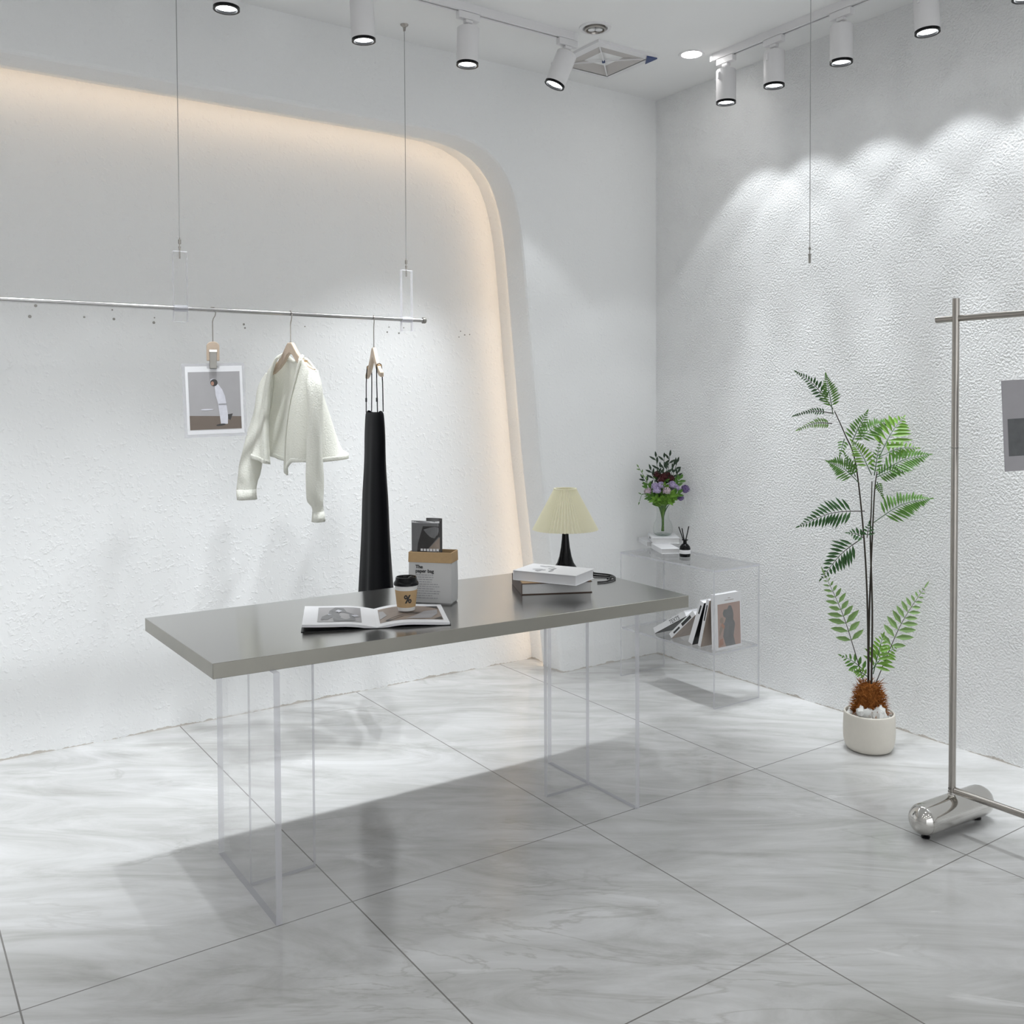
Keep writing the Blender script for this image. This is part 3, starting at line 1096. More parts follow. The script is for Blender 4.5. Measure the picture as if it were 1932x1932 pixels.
for sx, lift in ((-1, 0.010), (1, -0.004)):
    pr_ = page_profile(sx, lift)
    m = MB()
    n = len(pr_)
    vs, fs = [], []
    for y in (-PH / 2, PH / 2):
        for x, z in pr_:
            vs.append((x, y, z))
        for x, z in pr_:
            vs.append((x, y, max(z - 0.008, 0.0022 if sx > 0 else 0.0022 + (z - 0.008) * 0.0 + (0.006 * abs(x / PW)))))
    for i in range(n - 1):
        q = [(i, i + 1, 2 * n + i + 1, 2 * n + i), (n + i, 2 * n + n + i, 2 * n + n + i + 1, n + i + 1), (i, n + i, n + i + 1, i + 1), (2 * n + i, 2 * n + i + 1, 3 * n + i + 1, 3 * n + i)]
        fs += [tuple(reversed(f)) for f in q] if sx < 0 else q
    fs.append((n - 1, 2 * n - 1, 4 * n - 1, 3 * n - 1))
    m.add(vs, fs)
    pg = obj('pages', m, M_PAPER, t, smooth=True)

    def onpage(mb, poly, eps):
        """thin shape following the page curve; poly in page units (u 0..1 from spine, v 0..1)"""
        pts_ = []
        N_ = len(poly)
        dense = []
        for i in range(N_):
            for k in range(6):
                dense.append(lerp(poly[i], poly[(i + 1) % N_], k / 6))
        for u, v in dense:
            z = 0.004 + 0.016 * math.sin(min(u * 3.2, PI / 2)) * (1 - 0.45 * u) + lift * u * u
            pts_.append((sx * u * PW, (v - 0.5) * PH, z + eps))
        f = list(range(len(pts_)))
        mb.add(pts_, [f if sx > 0 else list(reversed(f))])

    def patch(mb, u0, u1, v0, v1, eps, nu=10):
        for k in range(nu):
            a0, a1 = u0 + (u1 - u0) * k / nu, u0 + (u1 - u0) * (k + 1) / nu
            onpage(mb, [(a0, v0), (a1, v0), (a1, v1), (a0, v1)], eps)
    m = MB()
    if sx < 0:
        m.mi = 0
        patch(m, .20, .80, .12, .90, .0008)
        m.mi = 1
        onpage(m, [(.28, .2), (.30, .5), (.40, .62), (.44, .82), (.56, .88), (.64, .70), (.66, .50), (.74, .40), (.76, .22), (.66, .24), (.60, .36), (.58, .14), (.34, .14)], .0016)
        m.mi = 2
        onpage(m, [(.46, .66), (.52, .74), (.56, .66), (.51, .58)], .0024)
        onpage(m, [(.60, .46), (.66, .52), (.66, .46)], .0024)
        onpage(m, [(.22, .40), (.30, .36), (.34, .44), (.26, .46)], .0024)
        obj('picture', m, [M_PHGREY, M_PHMID, M_PHWHITE], pg)
    else:
        m.mi = 0
        patch(m, .05, .93, .14, .86, .0008)
        m.mi = 1
        onpage(m, [(.16, .14), (.36, .30), (.58, .42), (.66, .52), (.50, .46), (.30, .34), (.12, .20)], .0016)
        onpage(m, [(.74, .84), (.92, .86), (.92, .70), (.84, .78)], .0016)
        onpage(m, [(.80, .16), (.92, .16), (.92, .30)], .0016)
        m.mi = 2
        onpage(m, [(.40, .16), (.76, .20), (.88, .44), (.90, .66), (.70, .56), (.56, .34)], .0016)
        onpage(m, [(.06, .30), (.16, .44), (.12, .70), (.06, .72)], .0016)
        obj('picture', m, [M_PHTAUPE, M_PHDARK, M_PHGREY], pg)
m = MB()
m.box((-PW - 0.003, -PH / 2 - 0.003, 0.0), (PW + 0.003, PH / 2 + 0.003, 0.0018))
obj('cover', m, M_BLACK, t)

# ------------------------------------------------------------------ coffee cup
t = thing('coffee_cup', 'small takeaway coffee cup with black lid and percent sign sleeve', 'cup', (-2.226, -1.222, ZT + 0.0215), (0, 0, 0))
cup = [(0.0, 0.0), (0.0270, 0.0), (0.0275, 0.002), (0.0365, 0.083), (0.0372, 0.085)]
m = MB()
m.lathe(cup, 40, cap=False)
obj('cup_wall', m, M_CUPW, t, smooth=True)


def cr(z, off=0.0):
    return 0.0275 + (0.0365 - 0.0275) * (z - 0.002) / 0.081 + off


m = MB()
m.lathe([(cr(.012), .012), (cr(.012, .0012), .012), (cr(.066, .0012), .066), (cr(.066), .066)], 40, cap=False)
sv = obj('sleeve', m, M_KRAFT, t, smooth=True)
# percent sign wrapped on the sleeve, facing the camera
m = MB()
ang0 = math.atan2(-2.74, -1.46) + R(9)


def wrap(u, v):
    z = 0.040 + v
    r_ = cr(z, 0.0016)
    a_ = ang0 + u / r_
    return (r_ * math.cos(a_), r_ * math.sin(a_), z)


def wring(cu_, cv, ro, ri, n=24):
    vs = []
    for i in range(n):
        th = 2 * PI * i / n
        vs.append(wrap(cu_ + ro * 0.85 * math.cos(th), cv + ro * math.sin(th)))
        vs.append(wrap(cu_ + ri * 0.85 * math.cos(th), cv + ri * math.sin(th)))
    m.add(vs, [(2 * i, 2 * ((i + 1) % n), 2 * ((i + 1) % n) + 1, 2 * i + 1) for i in range(n)])


wring(-0.0065, 0.0065, 0.0070, 0.0023)
wring(0.0065, -0.0065, 0.0070, 0.0023)
vs = []
for k in range(7):
    q = k / 6
    u_, v_ = -0.0065 + 0.013 * q, -0.0135 + 0.027 * q
    vs += [wrap(u_ - 0.0028, v_), wrap(u_ + 0.0028, v_)]
m.add(vs, [(2 * k, 2 * k + 1, 2 * k + 3, 2 * k + 2) for k in range(6)])
obj('percent_mark', m, M_INK, sv, solid=0.0004)
m = MB()
m.lathe([(0.0372, 0.081), (0.0398, 0.081), (0.0402, 0.086), (0.0385, 0.090), (0.0375, 0.0905), (0.0345, 0.096), (0.0335, 0.104), (0.0325, 0.1065), (0.0300, 0.1065), (0.0285, 0.099), (0.0, 0.099)], 40, cap=False)
lid = obj('lid', m, M_BLACKG, t, smooth=True)
m = MB()
m.M = RZ(ang0 + R(60)) @ T(0.018, 0, 0.103)
m.ball((0, 0, 0), 0.010, 14, 8, (1, 1.3, 0.55))
obj('sip_bump', m, M_BLACKG, lid, smooth=True)

# ------------------------------------------------------------------ paper bag with a magazine in it
bx, by = -2.126, -1.056
rb = math.atan2(-1.165 + 1.056, -2.026 + 2.126)
t = thing('paper_bag', 'whitewashed kraft paper bag with folded brown rim and printed text', 'paper bag', (bx, by, ZT), (0, 0, rb))
BW, BD, BH = 0.149, 0.075, 0.176
m = MB()


def bag_ring(z, g=0.0, sag=0.0):
    q = 0.012 * (1 - min(z / 0.02, 1))
    return [(g, g, z), (BW * .5, g - sag, z), (BW - g, g, z), (BW - g + sag, BD * .5, z), (BW - g, BD - g, z), (BW * .5, BD - g + sag, z), (g, BD - g, z), (g - sag, BD * .5, z)]


m.loft([bag_ring(0.0, .004), bag_ring(0.006, 0), bag_ring(0.08, -.001, .002), bag_ring(BH - 0.03, 0, .001)])
m.add([(0.004, 0.004, 0.0), (BW - .004, .004, 0), (BW - .004, BD - .004, 0), (.004, BD - .004, 0)], [(0, 3, 2, 1)])
bag = obj('bag_body', m, M_BAG, t, solid=0.0012)
m = MB()
m.loft([bag_ring(BH - 0.034, -.0022, .001), bag_ring(BH, -.0012, .001), bag_ring(BH + 0.0015, .001, .0), bag_ring(BH - 0.06, .0025, .0)])
obj('folded_rim', m, M_KRAFT, t)
m = MB()
F = RX(PI / 2)
text_mb(m, 'The', 0.0165, T(0.024, -0.0035, 0.122) @ F, bold=0.0004)
text_mb(m, 'paper bag', 0.0165, T(0.024, -0.0035, 0.108) @ F, bold=0.0004)
m.mi = 1
rg = random.Random(3)
for k in range(11):
    z = 0.099 - k * 0.0078
    x = 0.024
    end = 0.024 + rg.uniform(0.055, 0.088)
    while x < end:
        l = rg.uniform(0.004, 0.013)
        m.box((x, -0.0042, z), (min(x + l, end), -0.0036, z + 0.0023))
        x += l + 0.0022
obj('printed_text', m, [M_INK, M_GREYINK], bag)
t = thing('magazine', 'curled magazine with a dark photo cover standing in the paper bag', 'magazine', (bx, by, ZT), (0, 0, rb))
m = MB()
x0, x1 = 0.006, 0.108
z1 = 0.282
curve = [(x0, 0.014), (x0 + .03, 0.010), (x0 + .07, 0.010), (x1 - .006, 0.014), (x1 + .001, 0.022), (x1 - .006, 0.034), (x1 - .035, 0.040), (x1 - .058, 0.038)]
cc = catmull(curve, 6)
vs = [(x, y, 0.012) for x, y in cc] + [(x, y, z1 + (0.007 if i > 24 else 0.0)) for i, (x, y) in enumerate(cc)]
n = len(cc)
m.add(vs, [(i, i + 1, n + i + 1, n + i) for i in range(n - 1)])
obj('pages', m, [M_PHDARK], t, smooth=True, solid=0.004, angle=70)
m = MB()


def fp(x, z, e):
    yy = min(cc, key=lambda p_: abs(p_[0] - x) + (10 if p_[1] > 0.021 else 0))[1]
    return (x, yy - 0.0026 - e, z)


def cov(poly, e, nn=5):
    dn = []
    for i in range(len(poly)):
        for k in range(nn):
            dn.append(lerp(poly[i], poly[(i + 1) % len(poly)], k / nn))
    m.add([fp(x, z, e) for x, z in dn], [list(range(len(dn)))])


m.mi = 0
for k in range(8):
    a0, a1 = x0 + (x1 - x0 - .002) * k / 8, x0 + (x1 - x0 - .002) * (k + 1) / 8
    cov([(a0, .10), (a1, .10), (a1, z1), (a0, z1)], .0)
m.mi = 1
cov([(x0 + .014, .10), (x0 + .024, .205), (x0 + .042, .264), (x0 + .10, .264), (x0 + .099, .232), (x0 + .058, .185), (x0 + .05, .10)], .0008)
m.mi = 2
cov([(x0 + .001, .275), (x0 + .099, .275), (x0 + .099, .2815), (x0 + .001, .2815)], .0012)
m.mi = 3
cov([(x0 + .06, .185), (x0 + .1, .228), (x0 + .1, .185)], .0012)
m.mi = 2
for k in range(6):
    cov([(x0 + .034 + k * .011, .180), (x0 + .042 + k * .011, .180), (x0 + .042 + k * .011, .188), (x0 + .034 + k * .011, .188)], .0016, 1)
obj('cover_picture', m, [M_PHMID, M_PHDARK, M_COVER, M_PHTAUPE], t)


# ------------------------------------------------------------------ books
def book(name, label, size, loc, rot, covers=None, group=None, spine_side='x0', ct=0.003, cat='book', pages=None):
    """size = (depth along x from spine, length along y, thickness z); spine at x=0"""
    dx_, dy_, dz_ = size
    t_ = thing(name, label, cat, loc, rot, group)
    cm = covers or M_COVER
    m_ = MB()
    m_.box((0, 0, 0), (dx_, dy_, ct))
    m_.box((0, 0, dz_ - ct), (dx_, dy_, dz_))
    m_.box((0, 0, ct), (ct, dy_, dz_ - ct))
    obj('cover', m_, cm, t_, bevel=0.0008, seg=1)
    m_ = MB()
    m_.box((ct, 0.004, ct), (dx_ - 0.004, dy_ - 0.004, dz_ - ct))
    obj('pages', m_, pages or M_PAGES, t_)
    return t_


# lower book on the table: corner (-1.738,-1.168) front-left, (-1.506,-1.278) front-right
ra = math.atan2(-1.278 + 1.168, -1.506 + 1.738)
lb = book('book', 'white paged book with brown covers lying at the bottom of the table stack', (0.257, 0.215, 0.041), (-1.738, -1.168, ZT), (0, 0, ra), covers=[M_BROWN], pages=M_PAGES)
m = MB()
m.box((0.004, 0.003, 0.0412), (0.253, 0.212, 0.0416))
obj('cover_sheet', m, M_OCHRE, lb)
# upper book: front-left (-1.726,-1.097), front-right (-1.612,-1.320), right-back (-1.472,-1.242), left-back (-1.59,-1.03)
ra = math.atan2(-1.320 + 1.097, -1.612 + 1.726)
ub = book('book', 'thick white art book with grey print on top of the table stack', (0.250, 0.160, 0.036), (-1.726, -1.097, ZT + 0.0418), (0, 0, ra), covers=M_COVER, ct=0.002, pages=M_COVER)
m = MB()
rg = random.Random(11)
for k in range(9):
    x = 0.06 + rg.uniform(0, .12)
    y = 0.03 + rg.uniform(0, .09)
    m.M = T(x, y, 0.0362) @ RZ(rg.uniform(0, 3))
    m.prism(ell(0, 0, rg.uniform(.008, .022), rg.uniform(.003, .008), 10), 0, 0.0003)
m.M = T(0.05, 0.045, 0.0362)
obj('cover_print', m, M_GREYINK, ub)

# ------------------------------------------------------------------ table lamp
lx, ly = -1.318, -0.878
t = thing('table_lamp', 'table lamp with cream pleated cone shade and black flared stem', 'lamp', (lx, ly, ZT))
m = MB()
m.lathe([(0.0, 0.0), (0.062, 0.0), (0.064, 0.003), (0.060, 0.007), (0.045, 0.016), (0.033, 0.035), (0.025, 0.060), (0.0185, 0.095), (0.0145, 0.130), (0.0125, 0.160), (0.013, 0.178), (0.0, 0.180)], 40, cap=False)
obj('stem', m, M_BLACKG, t, smooth=True)
m = MB()
m.lathe([(0.0, 0.172), (0.018, 0.172), (0.014, 0.186), (0.012, 0.22), (0.0, 0.222)], 24, cap=False)
obj('socket', m, M_BLACK, t, smooth=True)
m = MB()
n = 104
rings = []
for j in range(9):
    q = j / 8
    rr = 0.043 + (0.128 - 0.043) * q
    zz = 0.333 - (0.333 - 0.168) * q
    ring = []
    for i in range(n):
        th = 2 * PI * i / n
        amp = (0.0018 + 0.0036 * q) * (1 if i % 2 else -1)
        ring.append(((rr + amp) * math.cos(th), (rr + amp) * math.sin(th), zz))
    rings.append(ring)
m.loft(rings)
obj('pleated_shade', m, M_SHADE, t, solid=0.001)
m = MB()
m.lathe([(0.047, 0.330), (0.047, 0.335), (0.041, 0.335), (0.041, 0.330)], 40, cap=False)
for k in range(3):
    a = k * 2 * PI / 3
    m.tube([(0.042 * math.cos(a), 0.042 * math.sin(a), 0.331), (0.006 * math.cos(a), 0.006 * math.sin(a), 0.300)], 0.0015, 6)
m.tube([(0, 0, 0.22), (0, 0, 0.302)], 0.005, 10)
obj('shade_holder', m, M_SHADE, t, smooth=True)
m = MB()
m.tube(catmull([(0.05, -0.03, 0.008), (0.07, -0.06, 0.004), (0.045, -0.115, 0.004), (0.075, -0.19, 0.0035), (0.04, -0.26, 0.004), (-0.02, -0.285, 0.0035), (-0.06, -0.275, 0.0035)], 8), 0.003, 8)
m.tube(catmull([(0.03, -0.05, 0.008), (0.06, -0.10, 0.004), (0.01, -0.16, 0.004), (0.055, -0.215, 0.0035), (0.01, -0.25, 0.0045)], 8), 0.003, 8)
obj('power_cord', m, M_BLACK, t, smooth=True)
m = MB()
m.M = T(-0.105, 0.02, 0.001) @ RZ(R(-20))
m.box((-0.03, -0.012, 0), (0.03, 0.012, 0.018))
obj('cord_switch', m, M_BLACK, t, bevel=0.004)
m = MB()
m.M = T(-0.185, 0.055, 0.001) @ RZ(R(-30))
m.prism([(-.016, -.012), (.016, -.012), (.012, .012), (-.008, .012)], 0, 0.018)
obj('plug', m, M_BLACK, t, bevel=0.004)
m = MB()
m.tube(catmull([(-0.055, 0.0, 0.006), (-0.08, 0.012, 0.006), (-0.1, 0.018, 0.008)], 5), 0.003, 8)
m.tube(catmull([(-0.13, 0.03, 0.008), (-0.15, 0.045, 0.005), (-0.175, 0.05, 0.008)], 5), 0.003, 8)
obj('switch_lead', m, M_BLACK, t, smooth=True)

# ------------------------------------------------------------------ acrylic console by the stucco wall
CX0, CX1, CY0, CY1, CZ = -0.452, -0.150, -0.872, -0.215, 0.643
t = thing('acrylic_console', 'clear acrylic console table with a shelf in the corner by the stucco wall', 'console', (-0.3, -0.55, 0))
ox, oy = 0.3, 0.55
m = MB()
m.sheet((CX0 + ox, CY0 + oy, CZ - 0.010), (CX1 + ox, CY1 + oy, CZ), 2, 1)
obj('top', m, [M_ACR, M_ACRE], t)
for y in (CY0, CY1 - 0.010):
    m = MB()
    m.sheet((CX0 + ox, y + oy, 0.0015), (CX1 + ox, y + 0.010 + oy, CZ - 0.0105), 1, 1)
    obj('side_panel', m, [M_ACR, M_ACRE], t)
m = MB()
m.sheet((CX0 + ox + 0.002, CY0 + 0.0105 + oy, 0.247), (CX1 + ox - 0.002, CY1 - 0.0105 + oy, 0.257), 2, 1)
obj('shelf', m, [M_ACR, M_ACRE], t)

# things on top of the console
bk = book('book', 'small thick white book at the front of the stack on the console, beside the diffuser', (0.095, 0.190, 0.026), (-0.330, -0.392, CZ), (0, 0, R(-27)), ct=0.002)
bk = book('book', 'thin white book showing its spine at the back of the stack on the console', (0.130, 0.170, 0.025), (-0.222, -0.165, CZ), (0, 0, R(-27)), ct=0.002)
bk2 = book('book', 'larger white book carrying the glass vase on the console', (0.142, 0.200, 0.030), (-0.246, -0.236, CZ + 0.0265), (0, 0, R(-36)), ct=0.002)
m = MB()
m.box((-0.0004, 0.10, 0.009), (0.0, 0.135, 0.020))
obj('spine_label', m, M_INK, bk2)
VZ = CZ + 0.0265 + 0.0302
vx, vy = -0.136, -0.197
t = thing('glass_vase', 'clear bulb shaped glass vase with flowers on a white book', 'vase', (vx, vy, VZ))
m = MB()
vp = catmull([(0.030, 0.0), (0.047, 0.010), (0.053, 0.035), (0.048, 0.062), (0.036, 0.085), (0.0325, 0.105), (0.033, 0.135), (0.038, 0.158), (0.043, 0.170)], 5)
m.lathe(vp, 40, cap=False)
m.lathe([(0.0, 0.0005), (0.030, 0.0)], 32, cap=False)
obj('vessel', m, M_GLASS, t, smooth=True)
m = MB()
m.lathe([(0.0, 0.0), (0.030, 0.0), (0.045, 0.008), (0.040, 0.010), (0.0, 0.006)], 32, cap=False)
obj('thick_base', m, acrylic('glass_base', (0.80, 0.84, 0.82), rough=0.02), t, smooth=True)


# flowers: each stem is a thing of its own, stems meet in the vase neck
FS = Vector((vx, vy, VZ))
ULAT = Vector((0.825, -0.565, 0))
UDEP = Vector((0.565, 0.825, 0))


def stem_pts(u, w, z, k=0):
    """from inside the vase up to (u lateral, w depth, z above vase foot)"""
    tip = ULAT * u + UDEP * w + Vector((0, 0, z))
    b0 = Vector((rng.uniform(-.006, .006), rng.uniform(-.006, .006), 0.022))
    nk = Vector((max(-.013, min(.013, tip.x * .10)), max(-.013, min(.013, tip.y * .10)), 0.125))
    mid = nk.lerp(tip, 0.5) + Vector((0, 0, 0.02))
    return catmull([tuple(b0), tuple(nk), tuple(mid), tuple(tip)], 5), tip


def leaf_quad(mb, p, d_, ln, wd, nrm, fold=0.25):
    d_ = d_.normalized()
    s_ = d_.cross(nrm).normalized()
    nr = s_.cross(d_)
    a = p
    c_ = p + d_ * ln * 0.4
    e_ = p + d_ * ln
    q = nr * (wd * fold)
    f = p + d_ * ln * 0.75
    mb.add([tuple(a), tuple(c_ + s_ * wd * .5 + q), tuple(c_), tuple(c_ - s_ * wd * .5 + q), tuple(f + s_ * wd * .34 + q * .6), tuple(f), tuple(f - s_ * wd * .34 + q * .6), tuple(e_)],
           [(0, 1, 2), (0, 2, 3), (1, 4, 5, 2), (2, 5, 6, 3), (4, 7, 5), (5, 7, 6)])


def flower(label, u, w, z, r, mat, group, cat='flower', squash=0.85, leaves=3):
    pts, tip = stem_pts(u, w, z)
    t_ = thing('flower_stem', label, cat, FS, (0, 0, 0), group)
    m_ = MB()
    m_.tube(pts, 0.0018, 6)
    obj('stem', m_, LEAF[2], t_, smooth=True)
    m_ = MB()
    m_.smooth = True
    m_.ball(tuple(tip), r * .72, 14, 10, (1, 1, squash), 0.05, rng)
    for k in range(46):     # petals
        th = k * 2.39996
        zc = 1 - 2 * (k + .5) / 46
        if zc < -0.65:
            continue
        s_ = math.sqrt(1 - zc * zc)
        nrm = Vector((s_ * math.cos(th), s_ * math.sin(th), zc))
        up = Vector((0, 0, 1)) - nrm * nrm.z
        up = up.normalized() if up.length > .05 else Vector((1, 0, 0))
        leaf_quad(m_, tip + nrm * r * .66, (up * 0.7 + nrm * 0.75), r * .55, r * .42, nrm, 0.35)
    obj('bloom', m_, mat, t_)
    m_ = MB()
    for k in range(leaves):
        p = Vector(pts[-3 - 2 * (k % 3)])
        a = rng.uniform(0, 6.28)
        dd = Vector((math.cos(a), math.sin(a), rng.uniform(.1, .9)))
        leaf_quad(m_, p, dd, rng.uniform(.03, .05), rng.uniform(.011, .017), Vector((-.5, -.8, .4)))
    if leaves:
        obj('leaf_pair', m_, LEAF[1], t_)
    return t_


GL, GP, GV, GB_ = 'lilac pompon flowers in the glass vase', 'pale pink pompon flowers in the glass vase', 'violet side flowers in the glass vase', 'burgundy flowers in the glass vase'
for u, w, z in [(-.045, -.03, .262), (-.016, -.045, .268), (-.040, -.055, .243), (.045, -.03, .270), (.064, -.02, .252)]:
    flower('lilac pompon flower on a stem in the glass vase', u, w, z, 0.022, M_LILAC, GL)
for u, w, z in [(-.082, -.02, .234), (.012, -.06, .240)]:
    flower('pale pink pompon flower on a stem in the glass vase', u, w, z, 0.022, M_PALE, GP)
flower('violet flower leaning out furthest towards the stucco wall', .118, -.01, .245, 0.024, M_VIOLET, None, squash=1.1)
flower('violet flower drooping low beside the vase, under the outermost one', .092, -.02, .200, 0.018, M_VIOLET, None, squash=1.1)
for u, w, z in [(-.030, .0, .322), (.002, -.02, .312), (.024, .01, .318), (-.012, -.03, .298), (.040, -.01, .302)]:
    flower('dark burgundy flower above the lilac ones in the vase', u, w, z, 0.021, M_BURG, GB_)


def sprig(label, u, w, z, mat, n, ln, wd, group, name='leaf_sprig', curl=0.0, s0=0.45):
    pts, tip = stem_pts(u, w, z)
    if curl:
        pts = pts + [tuple(tip + ULAT * curl * .5 - Vector((0, 0, .006))), tuple(tip + ULAT * curl - Vector((0, 0, .04)))]
    t_ = thing(name, label, 'foliage', FS, (0, 0, 0), group)
    m_ = MB()
    m_.tube(pts, 0.0014, 6)
    obj('stem', m_, mat, t_, smooth=True)
    m_ = MB()
    L_ = len(pts)
    for k in range(n):
        q = s0 + (1 - s0) * k / max(1, n - 1)
        i = min(L_ - 2, int(q * (L_ - 1)))
        p = Vector(pts[i]).lerp(Vector(pts[i + 1]), min(1.0, q * (L_ - 1) - i))
        tg = (Vector(pts[i + 1]) - Vector(pts[i])).normalized()
        sd = tg.cross(Vector((-.56, -.82, .1))).normalized() * (1 if k % 2 else -1)
        dd = tg * 0.8 + sd * rng.uniform(.5, 1.0) + Vector((rng.uniform(-.3, .3), rng.uniform(-.3, .3), 0))
        if k == n - 1:
            dd = tg
        leaf_quad(m_, p, dd, ln * rng.uniform(.8, 1.2), wd, Vector((-.5, -.8, .3)))
    obj('leaves', m_, mat, t_)
    return t_


GD, GG = 'dark leaf sprigs at the top of the bouquet', 'green leaf sprigs around the flowers'
for u, w, z in [(-.036, .0, .415), (.040, .02, .418), (.012, .03, .410), (.060, .02, .365), (-.062, .0, .345), (.085, .03, .33), (-.10, .01, .300), (-.015, -.01, .36), (.02, -.01, .365), (.075, .0, .385)]:
    sprig('dark narrow leaf sprig at the top of the bouquet', u, w, z, M_BLACKGREEN, 10, .040, .0125, GD)
sprig('long pale green sprig sticking out of the bouquet towards the lamp side', -.128, .0, .362, LEAF[3], 10, .024, .008, None)
sprig('thin green sprig drooping over beside the vase on the lamp side', -.105, -.02, .225, LEAF[1], 9, .022, .006, None, curl=-.022)
for u, w, z in [(-.07, -.04, .212), (-.05, -.06, .200), (-.02, -.07, .205), (.015, -.07, .195), (.05, -.05, .210), (.07, -.03, .225), (-.06, .0, .25), (.06, .01, .28), (.03, -.06, .225), (-.085, -.02, .26), (.09, .0, .30), (.0, -.05, .26)]:
    sprig('fresh green leaf sprig below the flower heads in the vase', u, w, z, LEAF[1 if w > -.05 else 0], 10, .040, .018, GG, s0=.5)

# reed diffuser
t = thing('reed_diffuser', 'black reed diffuser bottle with white label on the acrylic console', 'diffuser', (-0.288, -0.515, CZ))
m = MB()
m.lathe([(0.0, 0.0), (0.025, 0.0), (0.0272, 0.003), (0.0275, 0.040), (0.025, 0.050), (0.017, 0.060), (0.0095, 0.066), (0.009, 0.080), (0.0155, 0.081), (0.0155, 0.085), (0.007, 0.086), (0.005, 0.078), (0.0, 0.078)], 36, cap=False)
obj('bottle', m, M_BLACKG, t, smooth=True)
m = MB()
m.lathe([(0.0277, 0.016), (0.0279, 0.017), (0.0279, 0.034), (0.0277, 0.035)], 36, cap=False)
obj('label_band', m, M_COVER, t, smooth=True)
for a, k, ln in ((-.030, .004, .148), (-.016, -.008, .142), (.020, .004, .150)):
    m = MB()
    m.tube([(0, 0, 0.06), tuple(ULAT * a + UDEP * k + Vector((0, 0, ln)))], 0.0026, 8)
    obj('reed', m, M_BLACK, t, smooth=True)

# ------------------------------------------------------------------ books on the console shelf (spines towards the table)
SZ = 0.2572


def shelf_book(label, y_bottom, lean, thick, height, depth, x_spine, covers):
    """upright book: spine faces -X, back cover towards +Y; lean tips the top towards -Y"""
    # local: x = depth from spine, y = up, z = thickness towards -Y ;
    t_ = thing('book', label, 'book', (x_spine, y_bottom, SZ + 0.0004 + thick * math.sin(max(lean, 0.0))), (R(90) + lean, 0, 0))
    ct = 0.002
    m_ = MB()
    m_.box((0, 0, 0), (depth, height, ct))
    m_.mi = 1
    m_.box((0, 0, thick - ct), (depth, height, thick))
    m_.mi = 0
    m_.box((0, 0, ct), (ct, height, thick - ct))
    obj('cover', m_, covers, t_)
    m_ = MB()
    m_.box((ct, 0.003, ct), (depth - 0.003, height - 0.003, thick - ct))
    obj('pages', m_, M_PAPER, t_)
    return t_, thick


def spine_text(t_, s_, thick, h0, size):
    m_ = MB()
    # reading up the spine, spine normal -X
    M_ = Matrix(((0, 0, -1, -0.0002), (1, 0, 0, h0), (0, -1, 0, thick * .5 + size * .35), (0, 0, 0, 1)))
    text_mb(m_, s_, size, M_)
    obj('spine_text', m_, M_INK, t_)


def spine_block(t_, thick, h0, h1, fr=0.5):
    m_ = MB()
    m_.box((-0.0003, h0, thick * (0.5 - fr / 2)), (0.0, h1, thick * (0.5 + fr / 2)))
    obj('spine_print', m_, M_INK, t_)


# portrait book standing at the front end, its cover faces -Y
pb, th = shelf_book('white book with a figure on its pinkish cover, standing at the shelf front', -0.812, R(-2), 0.030, 0.258, 0.170, -0.408, [M_COVER, M_COVER])
m = MB()
zf = th


def P2(poly, k):
    m.prism([(0.012 + u * 0.150, 0.012 + v * 0.200) for u, v in poly], zf + 0.0003 * k, zf + 0.0003 * (k + 1))


m.mi = 0
P2([(0, 0), (1, 0), (1, 1), (0, 1)], 0)
m.mi = 1
P2([(.34, 0), (.76, 0), (.68, .22), (.76, .48), (.74, .54), (.68, .60), (.70, .72), (.66, .84), (.60, .93), (.50, .94), (.42, .86), (.28, .86), (.22, .78), (.26, .70), (.36, .66), (.30, .56), (.20, .52), (.26, .40), (.22, .24)], 1)
m.mi = 2
P2(ell(.17, .62, .08, .07), 2)
P2([(.06, .26), (.20, .40), (.24, .58), (.14, .52), (.04, .36)], 2)
m.mi = 3
P2([(.12, .50), (.26, .40), (.30, .48), (.20, .56)], 3)
P2([(.02, .02), (.22, .05), (.20, .2), (.06, .18)], 3)
m.mi = 2
m.prism([(0.06, 0.225), (0.12, 0.225), (0.12, 0.2275), (0.06, 0.2275)], zf, zf + 0.0003)
m.prism([(0.082, 0.234), (0.098, 0.234), (0.098, 0.2365), (0.082, 0.2365)], zf, zf + 0.0003)
obj('cover_picture', m, [M_PHPINK, M_PHMID, M_PHTAUPE, M_PHSKIN], pb)
b2, th = shelf_book('slim white book leaning just behind the book with the pinkish cover', -0.728, R(14), 0.020, 0.236, 0.165, -0.415, [M_COVER, M_PHTAUPE])
spine_block(b2, th, .13, .21, .35)
b3, th = shelf_book('white book with a black cover, leaning second behind the pinkish one', -0.668, R(20), 0.030, 0.225, 0.150, -0.418, [M_COVER, M_BLACK])
spine_block(b3, th, .16, .205, .3)
b4, th = shelf_book('white spined book with bold black spine print, steeply tilted on the shelf', -0.535, R(48), 0.027, 0.215, 0.150, -0.415, [M_COVER, M_PHTAUPE])
spine_block(b4, th, .105, .185, .55)
spine_block(b4, th, .03, .085, .35)
b5, th = shelf_book('white book with grey spine lettering, tilted flattest on the shelf', -0.418, R(60), 0.030, 0.250, 0.150, -0.412, [M_COVER, M_BLACK])
spine_text(b5, 'TEXTS', th, 0.125, 0.027)

